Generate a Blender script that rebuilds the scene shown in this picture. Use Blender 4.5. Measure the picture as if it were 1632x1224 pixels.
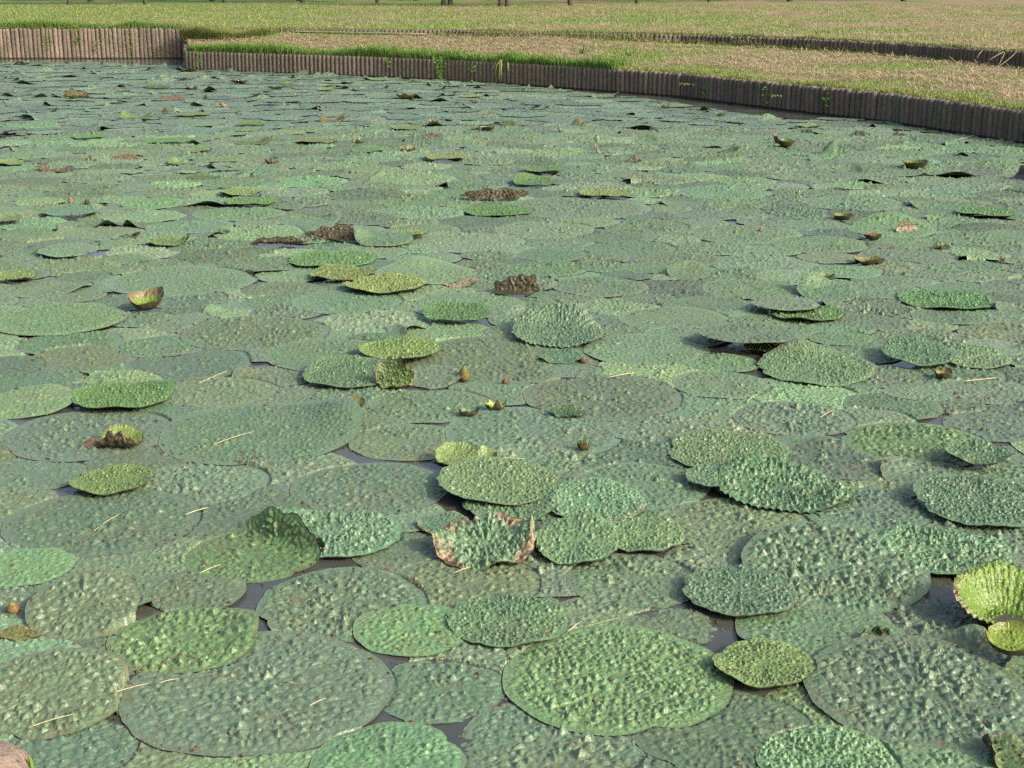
import bpy, math, random
import numpy as np
from mathutils import Vector
# ---------------------------------------------------------------- camera, sky, sun, exposure
for o in list(bpy.data.objects): bpy.data.objects.remove(o)
SC = bpy.context.scene
COL = SC.collection
CAM_H, FPX, PITCH = 2.4, 2300.0, math.atan(650/2300)
cd = bpy.data.cameras.new('camera'); cam = bpy.data.objects.new('camera', cd); COL.objects.link(cam)
cam.location = (0, 0, CAM_H); cam.rotation_euler = (math.pi/2-PITCH, 0, 0)
cd.sensor_fit = 'HORIZONTAL'; cd.sensor_width = 36; cd.lens = 36*FPX/1632
cd.clip_start = 0.1; cd.clip_end = 2000
SC.camera = cam
SUN_EL, SUN_AZ = 31.0, 38.0      # azimuth: degrees behind +X (to the right of and a little behind the camera)
w = bpy.data.worlds.new('World'); SC.world = w; w.use_nodes = True
nt = w.node_tree; bg = nt.nodes['Background']
sky = nt.nodes.new('ShaderNodeTexSky'); sky.sky_type = 'NISHITA'; sky.sun_disc = False
sx, sy, sz = math.cos(math.radians(SUN_EL))*math.cos(math.radians(-SUN_AZ)), math.cos(math.radians(SUN_EL))*math.sin(math.radians(-SUN_AZ)), math.sin(math.radians(SUN_EL))
sky.sun_elevation = math.radians(SUN_EL); sky.sun_rotation = math.atan2(sx, sy)
sky.air_density = 1.0; sky.dust_density = 7.0; sky.ozone_density = 0.3; sky.altitude = 0
bg.inputs[1].default_value = 0.15
nt.links.new(sky.outputs[0], bg.inputs[0])
sl = bpy.data.lights.new('sun', 'SUN'); sun = bpy.data.objects.new('sun', sl); COL.objects.link(sun)
sl.energy = 2.05; sl.angle = math.radians(2.0); sl.color = (1.0, 0.95, 0.87)
sun.rotation_euler = Vector((sx, sy, sz)).to_track_quat('Z', 'Y').to_euler()
SC.view_settings.view_transform = 'Standard'; SC.view_settings.look = 'None'
SC.view_settings.exposure = 0.96; SC.view_settings.gamma = 1.0
SC.render.engine = 'CYCLES'
SC.cycles.use_denoising = False
SC.cycles.max_bounces = 5; SC.cycles.transparent_max_bounces = 4

# ---------------------------------------------------------------- helpers
CP, SP = math.cos(PITCH), math.sin(PITCH)
def G(u, v, z=0.0):
    """point of the horizontal plane at height z that the photograph shows at (u, v)"""
    dx, dy = (u-816)/FPX, (612-v)/FPX
    rx, ry, rz = dx, CP+dy*SP, -SP+dy*CP
    t = (z-CAM_H)/rz
    return rx*t, ry*t, t           # t is the depth along the optical axis
def pix(x, y, z=0.0):
    d = y*CP-(z-CAM_H)*SP; q = y*SP+(z-CAM_H)*CP
    return 816+FPX*x/d, 612-FPX*q/d, d
def link(name, me, mat=None, parent=None):
    o = bpy.data.objects.new(name, me); COL.objects.link(o)
    if mat: me.materials.append(mat)
    if parent: o.parent = parent
    return o
def tag(o, label=None, cat=None, group=None, kind=None):
    if label: o['label'] = label
    if cat: o['category'] = cat
    if group: o['group'] = group
    if kind: o['kind'] = kind
    return o
def empty(name, loc):
    o = bpy.data.objects.new(name, None); COL.objects.link(o); o.location = loc; o.empty_display_size = .1
    return o
def fast_mesh(name, V, F, smooth=True, attrs=None):
    """V (n,3), F (m,k) arrays; attrs: name -> (n,3|4) colour or (n,) float"""
    V = np.ascontiguousarray(V, np.float32); F = np.ascontiguousarray(F, np.int32)
    me = bpy.data.meshes.new(name); m, k = F.shape
    me.vertices.add(len(V)); me.vertices.foreach_set('co', V.ravel())
    me.loops.add(m*k); me.loops.foreach_set('vertex_index', F.ravel())
    me.polygons.add(m); me.polygons.foreach_set('loop_start', np.arange(0, m*k, k, dtype=np.int32))
    me.polygons.foreach_set('loop_total', np.full(m, k, np.int32))
    me.polygons.foreach_set('use_smooth', np.full(m, smooth, bool))
    for a, d in (attrs or {}).items():
        d = np.asarray(d, np.float32)
        if d.ndim == 1:
            t = me.attributes.new(a, 'FLOAT', 'POINT'); t.data.foreach_set('value', d)
        else:
            if d.shape[1] == 3: d = np.hstack([d, np.ones((len(d), 1), np.float32)])
            t = me.attributes.new(a, 'FLOAT_COLOR', 'POINT'); t.data.foreach_set('color', np.ascontiguousarray(d).ravel())
    me.update(calc_edges=True)
    return me
def join_parts(parts):
    """[(V,F,attrdict)] -> one"""
    Vs, Fs, off, A = [], [], 0, {}
    for V, F, a in parts:
        Vs.append(V); Fs.append(np.asarray(F)+off); off += len(V)
        for k, d in a.items(): A.setdefault(k, []).append(d)
    return np.vstack(Vs), np.vstack(Fs), {k: np.concatenate(d) for k, d in A.items()}
def h2(ix, iy, s):
    n = (ix.astype(np.int64)*374761393+iy.astype(np.int64)*668265263+s*1274126177) & 0xffffffff
    n = ((n ^ (n >> 13))*1274126177) & 0xffffffff
    n = ((n ^ (n >> 15))*2246822519) & 0xffffffff
    n = n ^ (n >> 16)
    return (n & 0xffff)/65535.0, ((n >> 16) & 0xffff)/65535.0
def vnoise(x, y, s=0):
    ix, iy = np.floor(x), np.floor(y); fx, fy = x-ix, y-iy
    fx = fx*fx*(3-2*fx); fy = fy*fy*(3-2*fy)
    a = h2(ix, iy, s)[0]; b = h2(ix+1, iy, s)[0]; c = h2(ix, iy+1, s)[0]; d = h2(ix+1, iy+1, s)[0]
    return (a*(1-fx)+b*fx)*(1-fy)+(c*(1-fx)+d*fx)*fy
def fbm(x, y, s=0, o=4):
    t = 0; a = .5; 
    for i in range(o): t = t+a*vnoise(x*2**i, y*2**i, s+i*17); a *= .5
    return t/(1-.5**o)
def vor(x, y, s):
    ix, iy = np.floor(x), np.floor(y)
    f1 = np.full(x.shape, 9.0); f2 = f1.copy(); ca = np.zeros(x.shape); cb = ca.copy(); dx1 = ca.copy(); dy1 = ca.copy()
    for a in (-1, 0, 1):
        for b in (-1, 0, 1):
            jx, jy = h2(ix+a, iy+b, s)
            qx, qy = ix+a+jx-x, iy+b+jy-y
            d = np.sqrt(qx**2+qy**2)
            c1 = d < f1
            f2 = np.where(c1, f1, np.minimum(f2, d))
            r, q = h2(ix+a, iy+b, s+91)
            ca = np.where(c1, r, ca); cb = np.where(c1, q, cb)
            dx1 = np.where(c1, qx, dx1); dy1 = np.where(c1, qy, dy1); f1 = np.where(c1, d, f1)
    return f1, f2, ca, cb, dx1, dy1
def sstep(a, b, x):
    t = np.clip((x-a)/(b-a), 0, 1); return t*t*(3-2*t)

# ---------------------------------------------------------------- materials
def new_mat(name):
    m = bpy.data.materials.new(name); m.use_nodes = True
    return m, m.node_tree, m.node_tree.nodes['Principled BSDF']
def N(nt, t, **kw):
    n = nt.nodes.new('ShaderNode'+t)
    for k, v in kw.items():
        if k.startswith('i_'): n.inputs[k[2:].replace('_', ' ')].default_value = v
        else: setattr(n, k, v)
    return n
def ramp(nt, src, stops):
    r = N(nt, 'ValToRGB'); nt.links.new(src, r.inputs[0]); e = r.color_ramp.elements
    while len(e) < len(stops): e.new(.5)
    for el, (p, c) in zip(e, stops): el.position = p; el.color = (*c, 1) if len(c) == 3 else c
    return r.outputs[0]
def mix(nt, f, a, b, mode='MIX'):
    n = N(nt, 'Mix', data_type='RGBA', blend_type=mode)
    for s, v in ((n.inputs[0], f), (n.inputs[6], a), (n.inputs[7], b)):
        if isinstance(v, (int, float)): s.default_value = v
        elif isinstance(v, tuple): s.default_value = (*v, 1)
        else: nt.links.new(v, s)
    return n.outputs[2]
def noise(nt, co, scale, detail=3, rough=.6):
    n = N(nt, 'TexNoise'); n.inputs['Scale'].default_value = scale; n.inputs['Detail'].default_value = detail; n.inputs['Roughness'].default_value = rough
    nt.links.new(co, n.inputs['Vector']); return n.outputs['Fac']
def attr(nt, name, out='Color'):
    return N(nt, 'Attribute', attribute_name=name).outputs[out]
def math_(nt, op, a, b=0.0):
    n = N(nt, 'Math', operation=op)
    for s, v in ((n.inputs[0], a), (n.inputs[1], b)):
        if isinstance(v, (int, float)): s.default_value = v
        else: nt.links.new(v, s)
    return n.outputs[0]

def leaf_material(name, rough, transl, cell, bump, spec=.5):
    m, t, b = new_mat(name)
    co = N(t, 'NewGeometry').outputs['Position']
    tint = attr(t, 'tint')
    n1 = noise(t, co, 5.0, 4); n2 = noise(t, co, 60.0, 4); n3 = noise(t, co, 24.0, 3)
    c = mix(t, ramp(t, n1, [(.3, (0, 0, 0)), (.75, (.7, .7, .7))]), tint, (.78, .93, .92), 'MULTIPLY')
    c = mix(t, ramp(t, n2, [(.35, (0, 0, 0)), (.7, (.55, .55, .55))]), c, (.55, .58, .5), 'MULTIPLY')
    v = attr(t, 'vein', 'Fac')
    vf = math_(t, 'MULTIPLY', v, ramp(t, n3, [(.45, (0, 0, 0)), (.62, (1, 1, 1))]))
    c = mix(t, math_(t, 'MULTIPLY', vf, .5), c, (.10, .045, .022))
    pt = math_(t, 'MULTIPLY', ramp(t, noise(t, co, 1.9, 4), [(.52, (0, 0, 0)), (.66, (1, 1, 1))]), ramp(t, noise(t, co, 34, 5, .75), [(.47, (0, 0, 0)), (.58, (1, 1, 1))]))
    c = mix(t, math_(t, 'MULTIPLY', pt, .42 if not transl else .15), c, (.15, .125, .055))
    # scattered dirt flecks
    vo = N(t, 'TexVoronoi', feature='F1'); vo.inputs['Scale'].default_value = 30; t.links.new(co, vo.inputs['Vector'])
    sp = ramp(t, vo.outputs['Distance'], [(.0, (1, 1, 1)), (.13, (1, 1, 1)), (.17, (0, 0, 0))])
    sp = math_(t, 'MULTIPLY', sp, ramp(t, noise(t, co, 2.3, 3), [(.36, (0, 0, 0)), (.5, (1, 1, 1))]))
    c = mix(t, math_(t, 'MULTIPLY', sp, .6), c, (.075, .045, .025))
    t.links.new(c, b.inputs['Base Color'])
    rr = N(t, 'MapRange'); t.links.new(n3, rr.inputs[0]); rr.inputs[3].default_value = rough-.08; rr.inputs[4].default_value = rough+.14
    t.links.new(rr.outputs[0], b.inputs['Roughness'])
    b.inputs['Specular IOR Level'].default_value = spec
    b.inputs['Sheen Weight'].default_value = .05 if not transl else .03; b.inputs['Sheen Roughness'].default_value = .45; b.inputs['Sheen Tint'].default_value = (.85, .95, 1, 1)
    vb = N(t, 'TexVoronoi', feature='SMOOTH_F1'); vb.inputs['Scale'].default_value = cell; vb.inputs['Smoothness'].default_value = .25
    wv = N(t, 'Mix', data_type='VECTOR'); wv.inputs[0].default_value = .02
    nz = N(t, 'TexNoise'); nz.inputs['Scale'].default_value = 20; t.links.new(co, nz.inputs['Vector'])
    t.links.new(co, wv.inputs[4]); t.links.new(nz.outputs['Color'], wv.inputs[5]); t.links.new(wv.outputs[1], vb.inputs['Vector'])
    hh = math_(t, 'ADD', math_(t, 'MULTIPLY', vb.outputs['Distance'], -1.0), math_(t, 'MULTIPLY', n2, .35))
    bp = N(t, 'Bump'); bp.inputs['Strength'].default_value = bump; bp.inputs['Distance'].default_value = .5/cell if cell > 20 else .06
    t.links.new(hh, bp.inputs['Height']); t.links.new(bp.outputs[0], b.inputs['Normal'])
    if transl:
        tr = N(t, 'BsdfTranslucent'); mx = N(t, 'MixShader'); mx.inputs[0].default_value = transl
        t.links.new(mix(t, 1.0, c, (1.6, 1.5, .6), 'MULTIPLY'), tr.inputs[0]); t.links.new(b.outputs[0], mx.inputs[1]); t.links.new(tr.outputs[0], mx.inputs[2])
        t.links.new(mx.outputs[0], t.nodes['Material Output'].inputs[0])
    return m
M_OLD = leaf_material('old_pad_leaf', .40, 0, 60, .45)
M_FAR = leaf_material('distant_pad_leaf', .42, 0, 13, 1.0)
M_YOUNG = leaf_material('young_pad_leaf', .38, .22, 110, .5)
m, t, b = new_mat('pad_underside'); M_UNDER = m
co = N(t, 'NewGeometry').outputs['Position']
c = mix(t, ramp(t, noise(t, co, 30, 4), [(.35, (0, 0, 0)), (.65, (1, 1, 1))]), (.022, .024, .010), (.045, .030, .014))
vo = N(t, 'TexVoronoi', feature='DISTANCE_TO_EDGE'); vo.inputs['Scale'].default_value = 22; t.links.new(co, vo.inputs['Vector'])
c = mix(t, ramp(t, vo.outputs['Distance'], [(.02, (1, 1, 1)), (.09, (0, 0, 0))]), c, (.05, .052, .018))
t.links.new(c, b.inputs['Base Color']); b.inputs['Roughness'].default_value = .55

# water: murky pond with patches of scum
m, t, b = new_mat('pond_water'); M_WATER = m
co = N(t, 'NewGeometry').outputs['Position']
n1 = noise(t, co, 1.3, 5, .65); n2 = noise(t, co, 22, 5, .7); n3 = noise(t, co, 110, 3, .7)
murk = mix(t, n1, (.036, .042, .045), (.066, .066, .054))
dirt = math_(t, 'MULTIPLY', ramp(t, n1, [(.43, (0, 0, 0)), (.60, (1, 1, 1))]), ramp(t, n2, [(.46, (0, 0, 0)), (.58, (1, 1, 1))]))
c = mix(t, math_(t, 'MULTIPLY', dirt, .75), murk, mix(t, ramp(t, n3, [(.42, (0, 0, 0)), (.6, (1, 1, 1))]), (.035, .045, .02), (.12, .13, .045)))
t.links.new(c, b.inputs['Base Color'])
r = N(t, 'MapRange'); t.links.new(dirt, r.inputs[0]); r.inputs[3].default_value = .05; r.inputs[4].default_value = .6
t.links.new(r.outputs[0], b.inputs['Roughness']); b.inputs['IOR'].default_value = 1.33
bp = N(t, 'Bump'); bp.inputs['Strength'].default_value = .12; bp.inputs['Distance'].default_value = .01
t.links.new(math_(t, 'ADD', noise(t, co, 9, 2), math_(t, 'MULTIPLY', dirt, .5)), bp.inputs['Height']); t.links.new(bp.outputs[0], b.inputs['Normal'])

def tint_material(name, rough=.8, n_scale=20, dark=.55, bump=0, transl=0, spec=.3):
    m, t, b = new_mat(name)
    co = N(t, 'NewGeometry').outputs['Position']
    c = mix(t, ramp(t, noise(t, co, n_scale, 5, .7), [(.3, (0, 0, 0)), (.7, (1, 1, 1))]), attr(t, 'tint'), (dark, dark, dark), 'MULTIPLY')
    t.links.new(c, b.inputs['Base Color']); b.inputs['Roughness'].default_value = rough; b.inputs['Specular IOR Level'].default_value = spec
    if bump:
        bp = N(t, 'Bump'); bp.inputs['Strength'].default_value = bump; bp.inputs['Distance'].default_value = .02
        t.links.new(noise(t, co, n_scale*1.5, 4), bp.inputs['Height']); t.links.new(bp.outputs[0], b.inputs['Normal'])
    if transl:
        tr = N(t, 'BsdfTranslucent'); mx = N(t, 'MixShader'); mx.inputs[0].default_value = transl
        t.links.new(c, tr.inputs[0]); t.links.new(b.outputs[0], mx.inputs[1]); t.links.new(tr.outputs[0], mx.inputs[2])
        t.links.new(mx.outputs[0], t.nodes['Material Output'].inputs[0])
    return m
M_BLADE = tint_material('grass_blade', .6, 30, .8, 0, .3)
M_STRAW = tint_material('dry_straw', .75, 40, .75)
M_GROUND = tint_material('lawn_soil', .95, 9, .5, .6)
M_STONE = tint_material('shore_stone', .85, 25, .6, .8)
M_WOOD = tint_material('weathered_timber', .85, 30, .7, .4)
M_BARK = tint_material('tree_bark', .9, 12, .5, .8)
M_CROWN = tint_material('tree_leaves', .55, 3, .6, 0, .3)
M_BUD = tint_material('bud_skin', .6, 90, .5, .5)
# concrete cast as logs, wet and mossy towards the waterline
m, t, b = new_mat('log_concrete'); M_LOG = m
co = N(t, 'NewGeometry').outputs['Position']
mp = N(t, 'Mapping'); mp.inputs['Scale'].default_value = (1, 1, .25); t.links.new(co, mp.inputs[0])
n1 = noise(t, mp.outputs[0], 40, 5, .75); n2 = noise(t, co, 1.7, 4); n4 = noise(t, co, 14, 4, .7)
c = mix(t, ramp(t, n1, [(.3, (0, 0, 0)), (.7, (1, 1, 1))]), (.085, .066, .055), attr(t, 'tint'))
c = mix(t, math_(t, 'MULTIPLY', ramp(t, n2, [(.4, (0, 0, 0)), (.7, (1, 1, 1))]), ramp(t, n4, [(.42, (0, 0, 0)), (.6, (1, 1, 1))])), c, (.05, .062, .028))
sp = N(t, 'SeparateXYZ'); t.links.new(co, sp.inputs[0])
zr = N(t, 'MapRange'); t.links.new(math_(t, 'ADD', sp.outputs[2], math_(t, 'MULTIPLY', n4, .03)), zr.inputs[0]); zr.inputs[1].default_value = .035; zr.inputs[2].default_value = .06; zr.inputs[3].default_value = 1; zr.inputs[4].default_value = 0
c = mix(t, zr.outputs[0], c, (.012, .014, .01))       # wet algae band along the waterline
t.links.new(c, b.inputs['Base Color']); b.inputs['Roughness'].default_value = .9
bp = N(t, 'Bump'); bp.inputs['Strength'].default_value = .9; bp.inputs['Distance'].default_value = .015
t.links.new(n1, bp.inputs['Height']); t.links.new(bp.outputs[0], b.inputs['Normal'])

# ---------------------------------------------------------------- the setting: water, banks, log walls
def pl(pts, z): return [G(u, v, z)[:2] for u, v in pts]
ZL, ZU = .49, .90
# waterline of the low wall (right), extended past the frame on the right
WR = pl([(300, 111), (450, 117), (600, 122.5), (711, 128), (877, 139), (1088, 155), (1255, 176), (1421, 195), (1521, 211), (1632, 229)], 0)
d = np.array(WR[-1])-np.array(WR[-3]); d /= np.linalg.norm(d)
WR += [tuple(np.array(WR[-1])+d*k+np.array([-.05*k*k*.12, 0])) for k in (2, 4, 7)]
LY = G(150, 93.5, 0)[1]; CX = G(299, 93.5, 0)[0]
WL = [(-30.0, LY), (-20.0, LY), (CX, LY+.02)]
# top edge of the terrace wall at ZU
WT = [(CX, LY+.02)] + pl([(360, 46.5), (440, 47), (544, 47), (711, 48), (877, 52), (1088, 55), (1255, 60.5), (1421, 68), (1632, 82)], ZU)
FT = [.60, .66, .84, .78, .75, .80, .68, .64, .61, .55]
d = np.array(WT[-1])-np.array(WT[-2]); d /= np.linalg.norm(d)
WT += [tuple(np.array(WT[-1])+d*k) for k in (3, 7)]; FT += [.5, .5]

def resample(P, step):
    P = np.array(P); L = np.r_[0, np.cumsum(np.linalg.norm(np.diff(P, axis=0), axis=1))]
    s = np.arange(0, L[-1], step)
    return np.c_[np.interp(s, L, P[:, 0]), np.interp(s, L, P[:, 1])], s
def post_mesh(hgt, zb, seed, r=.071):
    """one cast log: bulging column with a rough rounded head and a swollen foot"""
    rs = np.random.RandomState(seed); na = 10; lv = [0, .04, .1, .3, .55, .8, .93, .985, 1]
    rr = [1.05, 1.08, 1.0, .98, 1.0, .97, .98, .9, .45]
    V = []; 
    for l, q in zip(lv, rr):
        for k in range(na):
            a = 2*math.pi*k/na; rad = r*q*(1+rs.uniform(-.05, .05))
            V.append((rad*math.cos(a), rad*math.sin(a), zb+l*hgt+(rs.uniform(-.004, .004) if l > .9 else 0)))
    V.append((0, 0, zb+hgt*1.003)); F = []
    for i in range(len(lv)-1):
        for k in range(na): F.append((i*na+k, i*na+(k+1) % na, (i+1)*na+(k+1) % na, (i+1)*na+k))
    top = (len(lv)-1)*na
    for k in range(0, na): F.append((top+k, top+(k+1) % na, len(V)-1, len(V)-1))
    return np.array(V), np.array(F)
def quads_ok(F): return F
def tri_fix(F):
    """quads + degenerate quads -> triangles"""
    T = []
    for f in F:
        T.append((f[0], f[1], f[2]))
        if f[3] != f[2]: T.append((f[0], f[2], f[3]))
    return np.array(T)
def log_wall(name, line, top, foots, label, tintc, seed, joint=5):
    P, S = resample(line, .128); rs = np.random.RandomState(seed)
    root = empty(name, (float(P[len(P)//2][0]), float(P[len(P)//2][1]), 0)); tag(root, label, 'retaining wall')
    rx, ry = root.location.x, root.location.y
    Lx = np.array(line); L = np.r_[0, np.cumsum(np.linalg.norm(np.diff(Lx, axis=0), axis=1))]
    fz = np.interp(S, L, foots)
    vis = []
    for i, p in enumerate(P):
        u, v, dd = pix(p[0], p[1], top)
        vis.append((0 if -10 < u < 1642 else 100)+dd)
    order = np.argsort(vis); near = set(order[:98].tolist()); rest = []
    protos = {}
    for i, p in enumerate(P):
        h = top-fz[i]+.25; hv = round(h, 2)
        tn = np.array(tintc)*rs.uniform(.75, 1.2); k = int(rs.randint(6))
        if i in near:
            key = (hv, k)
            if key not in protos:
                V, F = post_mesh(hv, 0, k+seed)
                tnn = np.array(tintc)*(0.72+.11*k)
                protos[key] = fast_mesh('post', V, tri_fix(F), True, {'tint': np.tile(tnn, (len(V), 1))}); protos[key].materials.append(M_LOG)
            o = bpy.data.objects.new('post', protos[key]); COL.objects.link(o); o.parent = root
            o.location = (p[0]-rx, p[1]-ry, top-h+rs.uniform(-.016, .010)-(.012 if i % 5 == 0 else 0)); o.rotation_euler = (rs.uniform(-.025, .025), rs.uniform(-.025, .025), rs.uniform(0, 6))
        else:
            V, F = post_mesh(h, top-h, k+seed); V = V+np.array([p[0]-rx, p[1]-ry, 0])
            rest.append((V, tri_fix(F), {'tint': np.tile(tn, (len(V), 1))}))
    if rest:
        V, F, A = join_parts(rest); o = link('post', fast_mesh('post', V, F, True, A), M_LOG, root); o['kind'] = 'stuff'
    # backing slab behind the posts with its thin coping, seen between the heads
    Pn = P; T = np.gradient(Pn, axis=0); T /= np.linalg.norm(T, axis=1)[:, None]; Nn = np.c_[-T[:, 1], T[:, 0]]
    bk = []
    for off, z in ((.0, -.3), (.0, top-.012), (.11, top-.012), (.11, -.3)):
        bk.append(np.c_[Pn+Nn*off-[rx, ry], np.full(len(Pn), z)])
    n = len(Pn); V = np.vstack(bk); F = [(j*n+i, j*n+i+1, (j+1)*n+i+1, (j+1)*n+i) for j in range(3) for i in range(n-1)]
    link('coping', fast_mesh('coping', V, np.array(F), False, {'tint': np.tile(np.array(tintc)*.9, (len(V), 1))}), M_LOG, root)
    return root
log_wall('log_wall', WR, ZL, [0]*len(WR), 'low dark grey wall of upright logs curving along the right edge of the pond', (.165, .137, .108), 5)
log_wall('log_wall', [(a, b) for a, b in WL], ZU, [0]*3, 'tall tan wall of upright logs at the far left end of the pond', (.20, .16, .125), 77)
log_wall('log_wall', WT, ZU, FT, 'thin upper wall of short logs between the two mown grass terraces', (.15, .125, .105), 133)
log_wall('log_wall', [(CX, LY-.1), (WR[0][0]-.04, WR[0][1]+.05)], ZL, [0]*2, 'short return of the low log wall meeting the tall tan wall', (.15, .125, .105), 211)

# lower terrace: strip between the low wall and the terrace wall
GREEN = np.array([.115, .20, .035]); HAY = np.array([.25, .20, .105]); SOIL = np.array([.12, .09, .05])
def hay_mask(x, y, lower):
    n = fbm(x*.35, y*.55, 3)*.6+fbm(x*1.3, y*1.6, 9)*.4
    if lower: return sstep(.42, .52, n+.02)
    rt = np.clip((x*29/np.maximum(y, 1)-0)/14, -.6, 1)*.16
    return sstep(.46, .56, n+rt)
def ground_tint(x, y, hm):
    n = fbm(x*3, y*3, 21)
    c = GREEN[None]*(.75+.5*n[:, None])*(1-hm[:, None])+HAY[None]*(.7+.5*n[:, None])*hm[:, None]
    return c
ni, nj = 220, 26
A0, sA = resample(WR, .01); A1, sB = resample(WT, .01)
def at(A, f): q = f*(len(A)-1); i = np.clip(q.astype(int), 0, len(A)-2); r = (q-i)[:, None]; return A[i]*(1-r)+A[i+1]*r
fi = np.linspace(0, 1, ni)
Lw = np.array(WT); Lf = np.r_[0, np.cumsum(np.linalg.norm(np.diff(Lw, axis=0), axis=1))]
e0, e1 = at(A0, fi), at(A1, fi); e0 = e0 + np.array([.06, .08]); ze1 = np.interp(fi*Lf[-1], Lf, FT)
def lower_pt(f, g):
    """f along, g across (0 water wall, 1 terrace wall)"""
    a, b_ = at(A0, f)+np.array([.06, .08]), at(A1, f); z1 = np.interp(f*Lf[-1], Lf, FT)
    P = a*(1-g[:, None])+b_*g[:, None]
    z = (ZL-.01)*(1-g**1.5)+z1*g**1.5+.03*(fbm(P[:, 0]*1.5, P[:, 1]*1.5, 5)-.5)*np.sin(np.pi*g)
    return P, z
ff, gg = np.meshgrid(fi, np.linspace(0, 1, nj), indexing='ij'); ff, gg = ff.ravel(), gg.ravel()
P, z = lower_pt(ff, gg)
F = [(i*nj+j, (i+1)*nj+j, (i+1)*nj+j+1, i*nj+j+1) for i in range(ni-1) for j in range(nj-1)]
tag(link('grass_terrace', fast_mesh('grass_terrace', np.c_[P, z], F, True, {'tint': ground_tint(P[:, 0], P[:, 1], hay_mask(P[:, 0], P[:, 1], True))}), M_GROUND), kind='structure')
# upper lawn out to the horizon
def lawn_z(x, y): return ZU-.01+.05*(fbm(x*.5, y*.5, 31)-.5)*sstep(42, 48, y)+np.maximum(y-95, 0)*.02
edge = np.array([(-400, LY+.05), (-60, LY+.05)]+[(a, b_+.06) for a, b_ in WL]+[(a+.03, b_+.07) for a, b_ in WT[1:]]+[(40, 12), (400, -160)])
xs = np.unique(np.r_[np.linspace(-400, -40, 12), np.arange(-40, 40, .5), np.linspace(40, 400, 12)])
ey = np.interp(xs, edge[:, 0], edge[:, 1]); tt = np.r_[0, np.geomspace(.004, 1, 90)]
X = np.repeat(xs, len(tt)); Y = (ey[:, None]+(900-ey[:, None])*tt[None]).ravel()
Z = lawn_z(X, Y); nj2 = len(tt)
F = [(i*nj2+j, (i+1)*nj2+j, (i+1)*nj2+j+1, i*nj2+j+1) for i in range(len(xs)-1) for j in range(nj2-1)]
tag(link('lawn', fast_mesh('lawn', np.c_[X, Y, Z], F, True, {'tint': ground_tint(X, Y, hay_mask(X, Y, False))}), M_GROUND), kind='structure')
# water sheet and the near bank under the camera
V = np.array([(-60, 2.5, 0), (30, 2.5, 0), (30, LY+1, 0), (-60, LY+1, 0)], float)
tag(link('water', fast_mesh('water', V, [(0, 1, 2, 3)], False), M_WATER), kind='structure')
xs2 = np.linspace(-60, 60, 121); ys2 = np.array([-30, -5, 0, 2.2, 3.1, 3.4, 3.6])
zz = np.array([.9, .85, .8, .6, .25, -.1, -.4])
X = np.repeat(xs2, 7); Y = np.tile(ys2, 121)+.15*np.tile((ys2 > 2).astype(float), 121)*(vnoise(X*1.3, X*0, 4)-.5); Z = np.tile(zz, 121)
F = [(i*7+j, (i+1)*7+j, (i+1)*7+j+1, i*7+j+1) for i in range(120) for j in range(6)]
tag(link('near_bank', fast_mesh('near_bank', np.c_[X, Y, Z], F, True, {'tint': ground_tint(X, Y, X*0+.4)}), M_GROUND), kind='structure')

# ---------------------------------------------------------------- grass blades and mown hay (uncountable)
RS = np.random.RandomState(11)
def blades(x, y, z, h, w_, lean, col, azi=None, lay=None):
    """tapered two-segment blades; lay=elevation angle (0 lies flat)"""
    n = len(x); a = RS.uniform(0, 2*np.pi, n) if azi is None else azi
    dx, dy = np.cos(a), np.sin(a); sx_, sy_ = -dy*w_/2, dx*w_/2
    h1 = h*.55
    mx, my, mz = x+dx*h1*lean*.4, y+dy*h1*lean*.4, z+h1*np.sqrt(np.maximum(0, 1-(lean*.4)**2))
    tx, ty, tz = mx+dx*h*.45*lean, my+dy*h*.45*lean, mz+h*.45*np.sqrt(np.maximum(0, 1-np.minimum(lean, 1)**2))
    V = np.stack([np.c_[x-sx_, y-sy_, z], np.c_[x+sx_, y+sy_, z], np.c_[mx+sx_*.8, my+sy_*.8, mz], np.c_[mx-sx_*.8, my-sy_*.8, mz], np.c_[tx, ty, tz]], 1).reshape(-1, 3)
    b5 = np.arange(n)[:, None]*5
    F = np.concatenate([b5+[0, 1, 2], b5+[0, 2, 3], b5+[3, 2, 4]])
    return V, F, {'tint': np.repeat(col, 5, axis=0)}
def straws(x, y, z, L, w_, col):
    n = len(x); a = RS.uniform(0, np.pi, n); e = RS.normal(0, .16, n)
    d = np.c_[np.cos(a)*np.cos(e), np.sin(a)*np.cos(e), np.sin(e)]; s = np.c_[-np.sin(a), np.cos(a), np.zeros(n)]*w_[:, None]/2
    up = np.zeros((n, 3)); up[:, 2] = w_*.6
    p = np.c_[x, y, z]; q = p+d*L[:, None]; p[:, 2] += .004; mid = (p+q)/2; mid[:, 2] += np.abs(L)*RS.uniform(0, .08, n)
    V = np.stack([p-s, p+s, mid+s, mid-s, q+s*.3, q-s*.3], 1)
    V = V.reshape(-1, 3); b6 = np.arange(n)[:, None]*6
    F = np.concatenate([b6+[0, 1, 2], b6+[0, 2, 3], b6+[3, 2, 4], b6+[3, 4, 5]])
    return V, F, {'tint': np.repeat(col, 6, axis=0)}
def gcol(n, base=(.13, .25, .03), yl=.35):
    base = (base[0]*1.02, base[1]*.87, base[2]*1.35); yl = min(1, yl*1.35)
    c = np.tile(np.array(base), (n, 1)); k = RS.uniform(0, 1, (n, 1))
    c = c*(.75+.5*RS.uniform(0, 1, (n, 1))); return c*(1-k*yl)+np.array([.29, .28, .12])*k*yl
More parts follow.
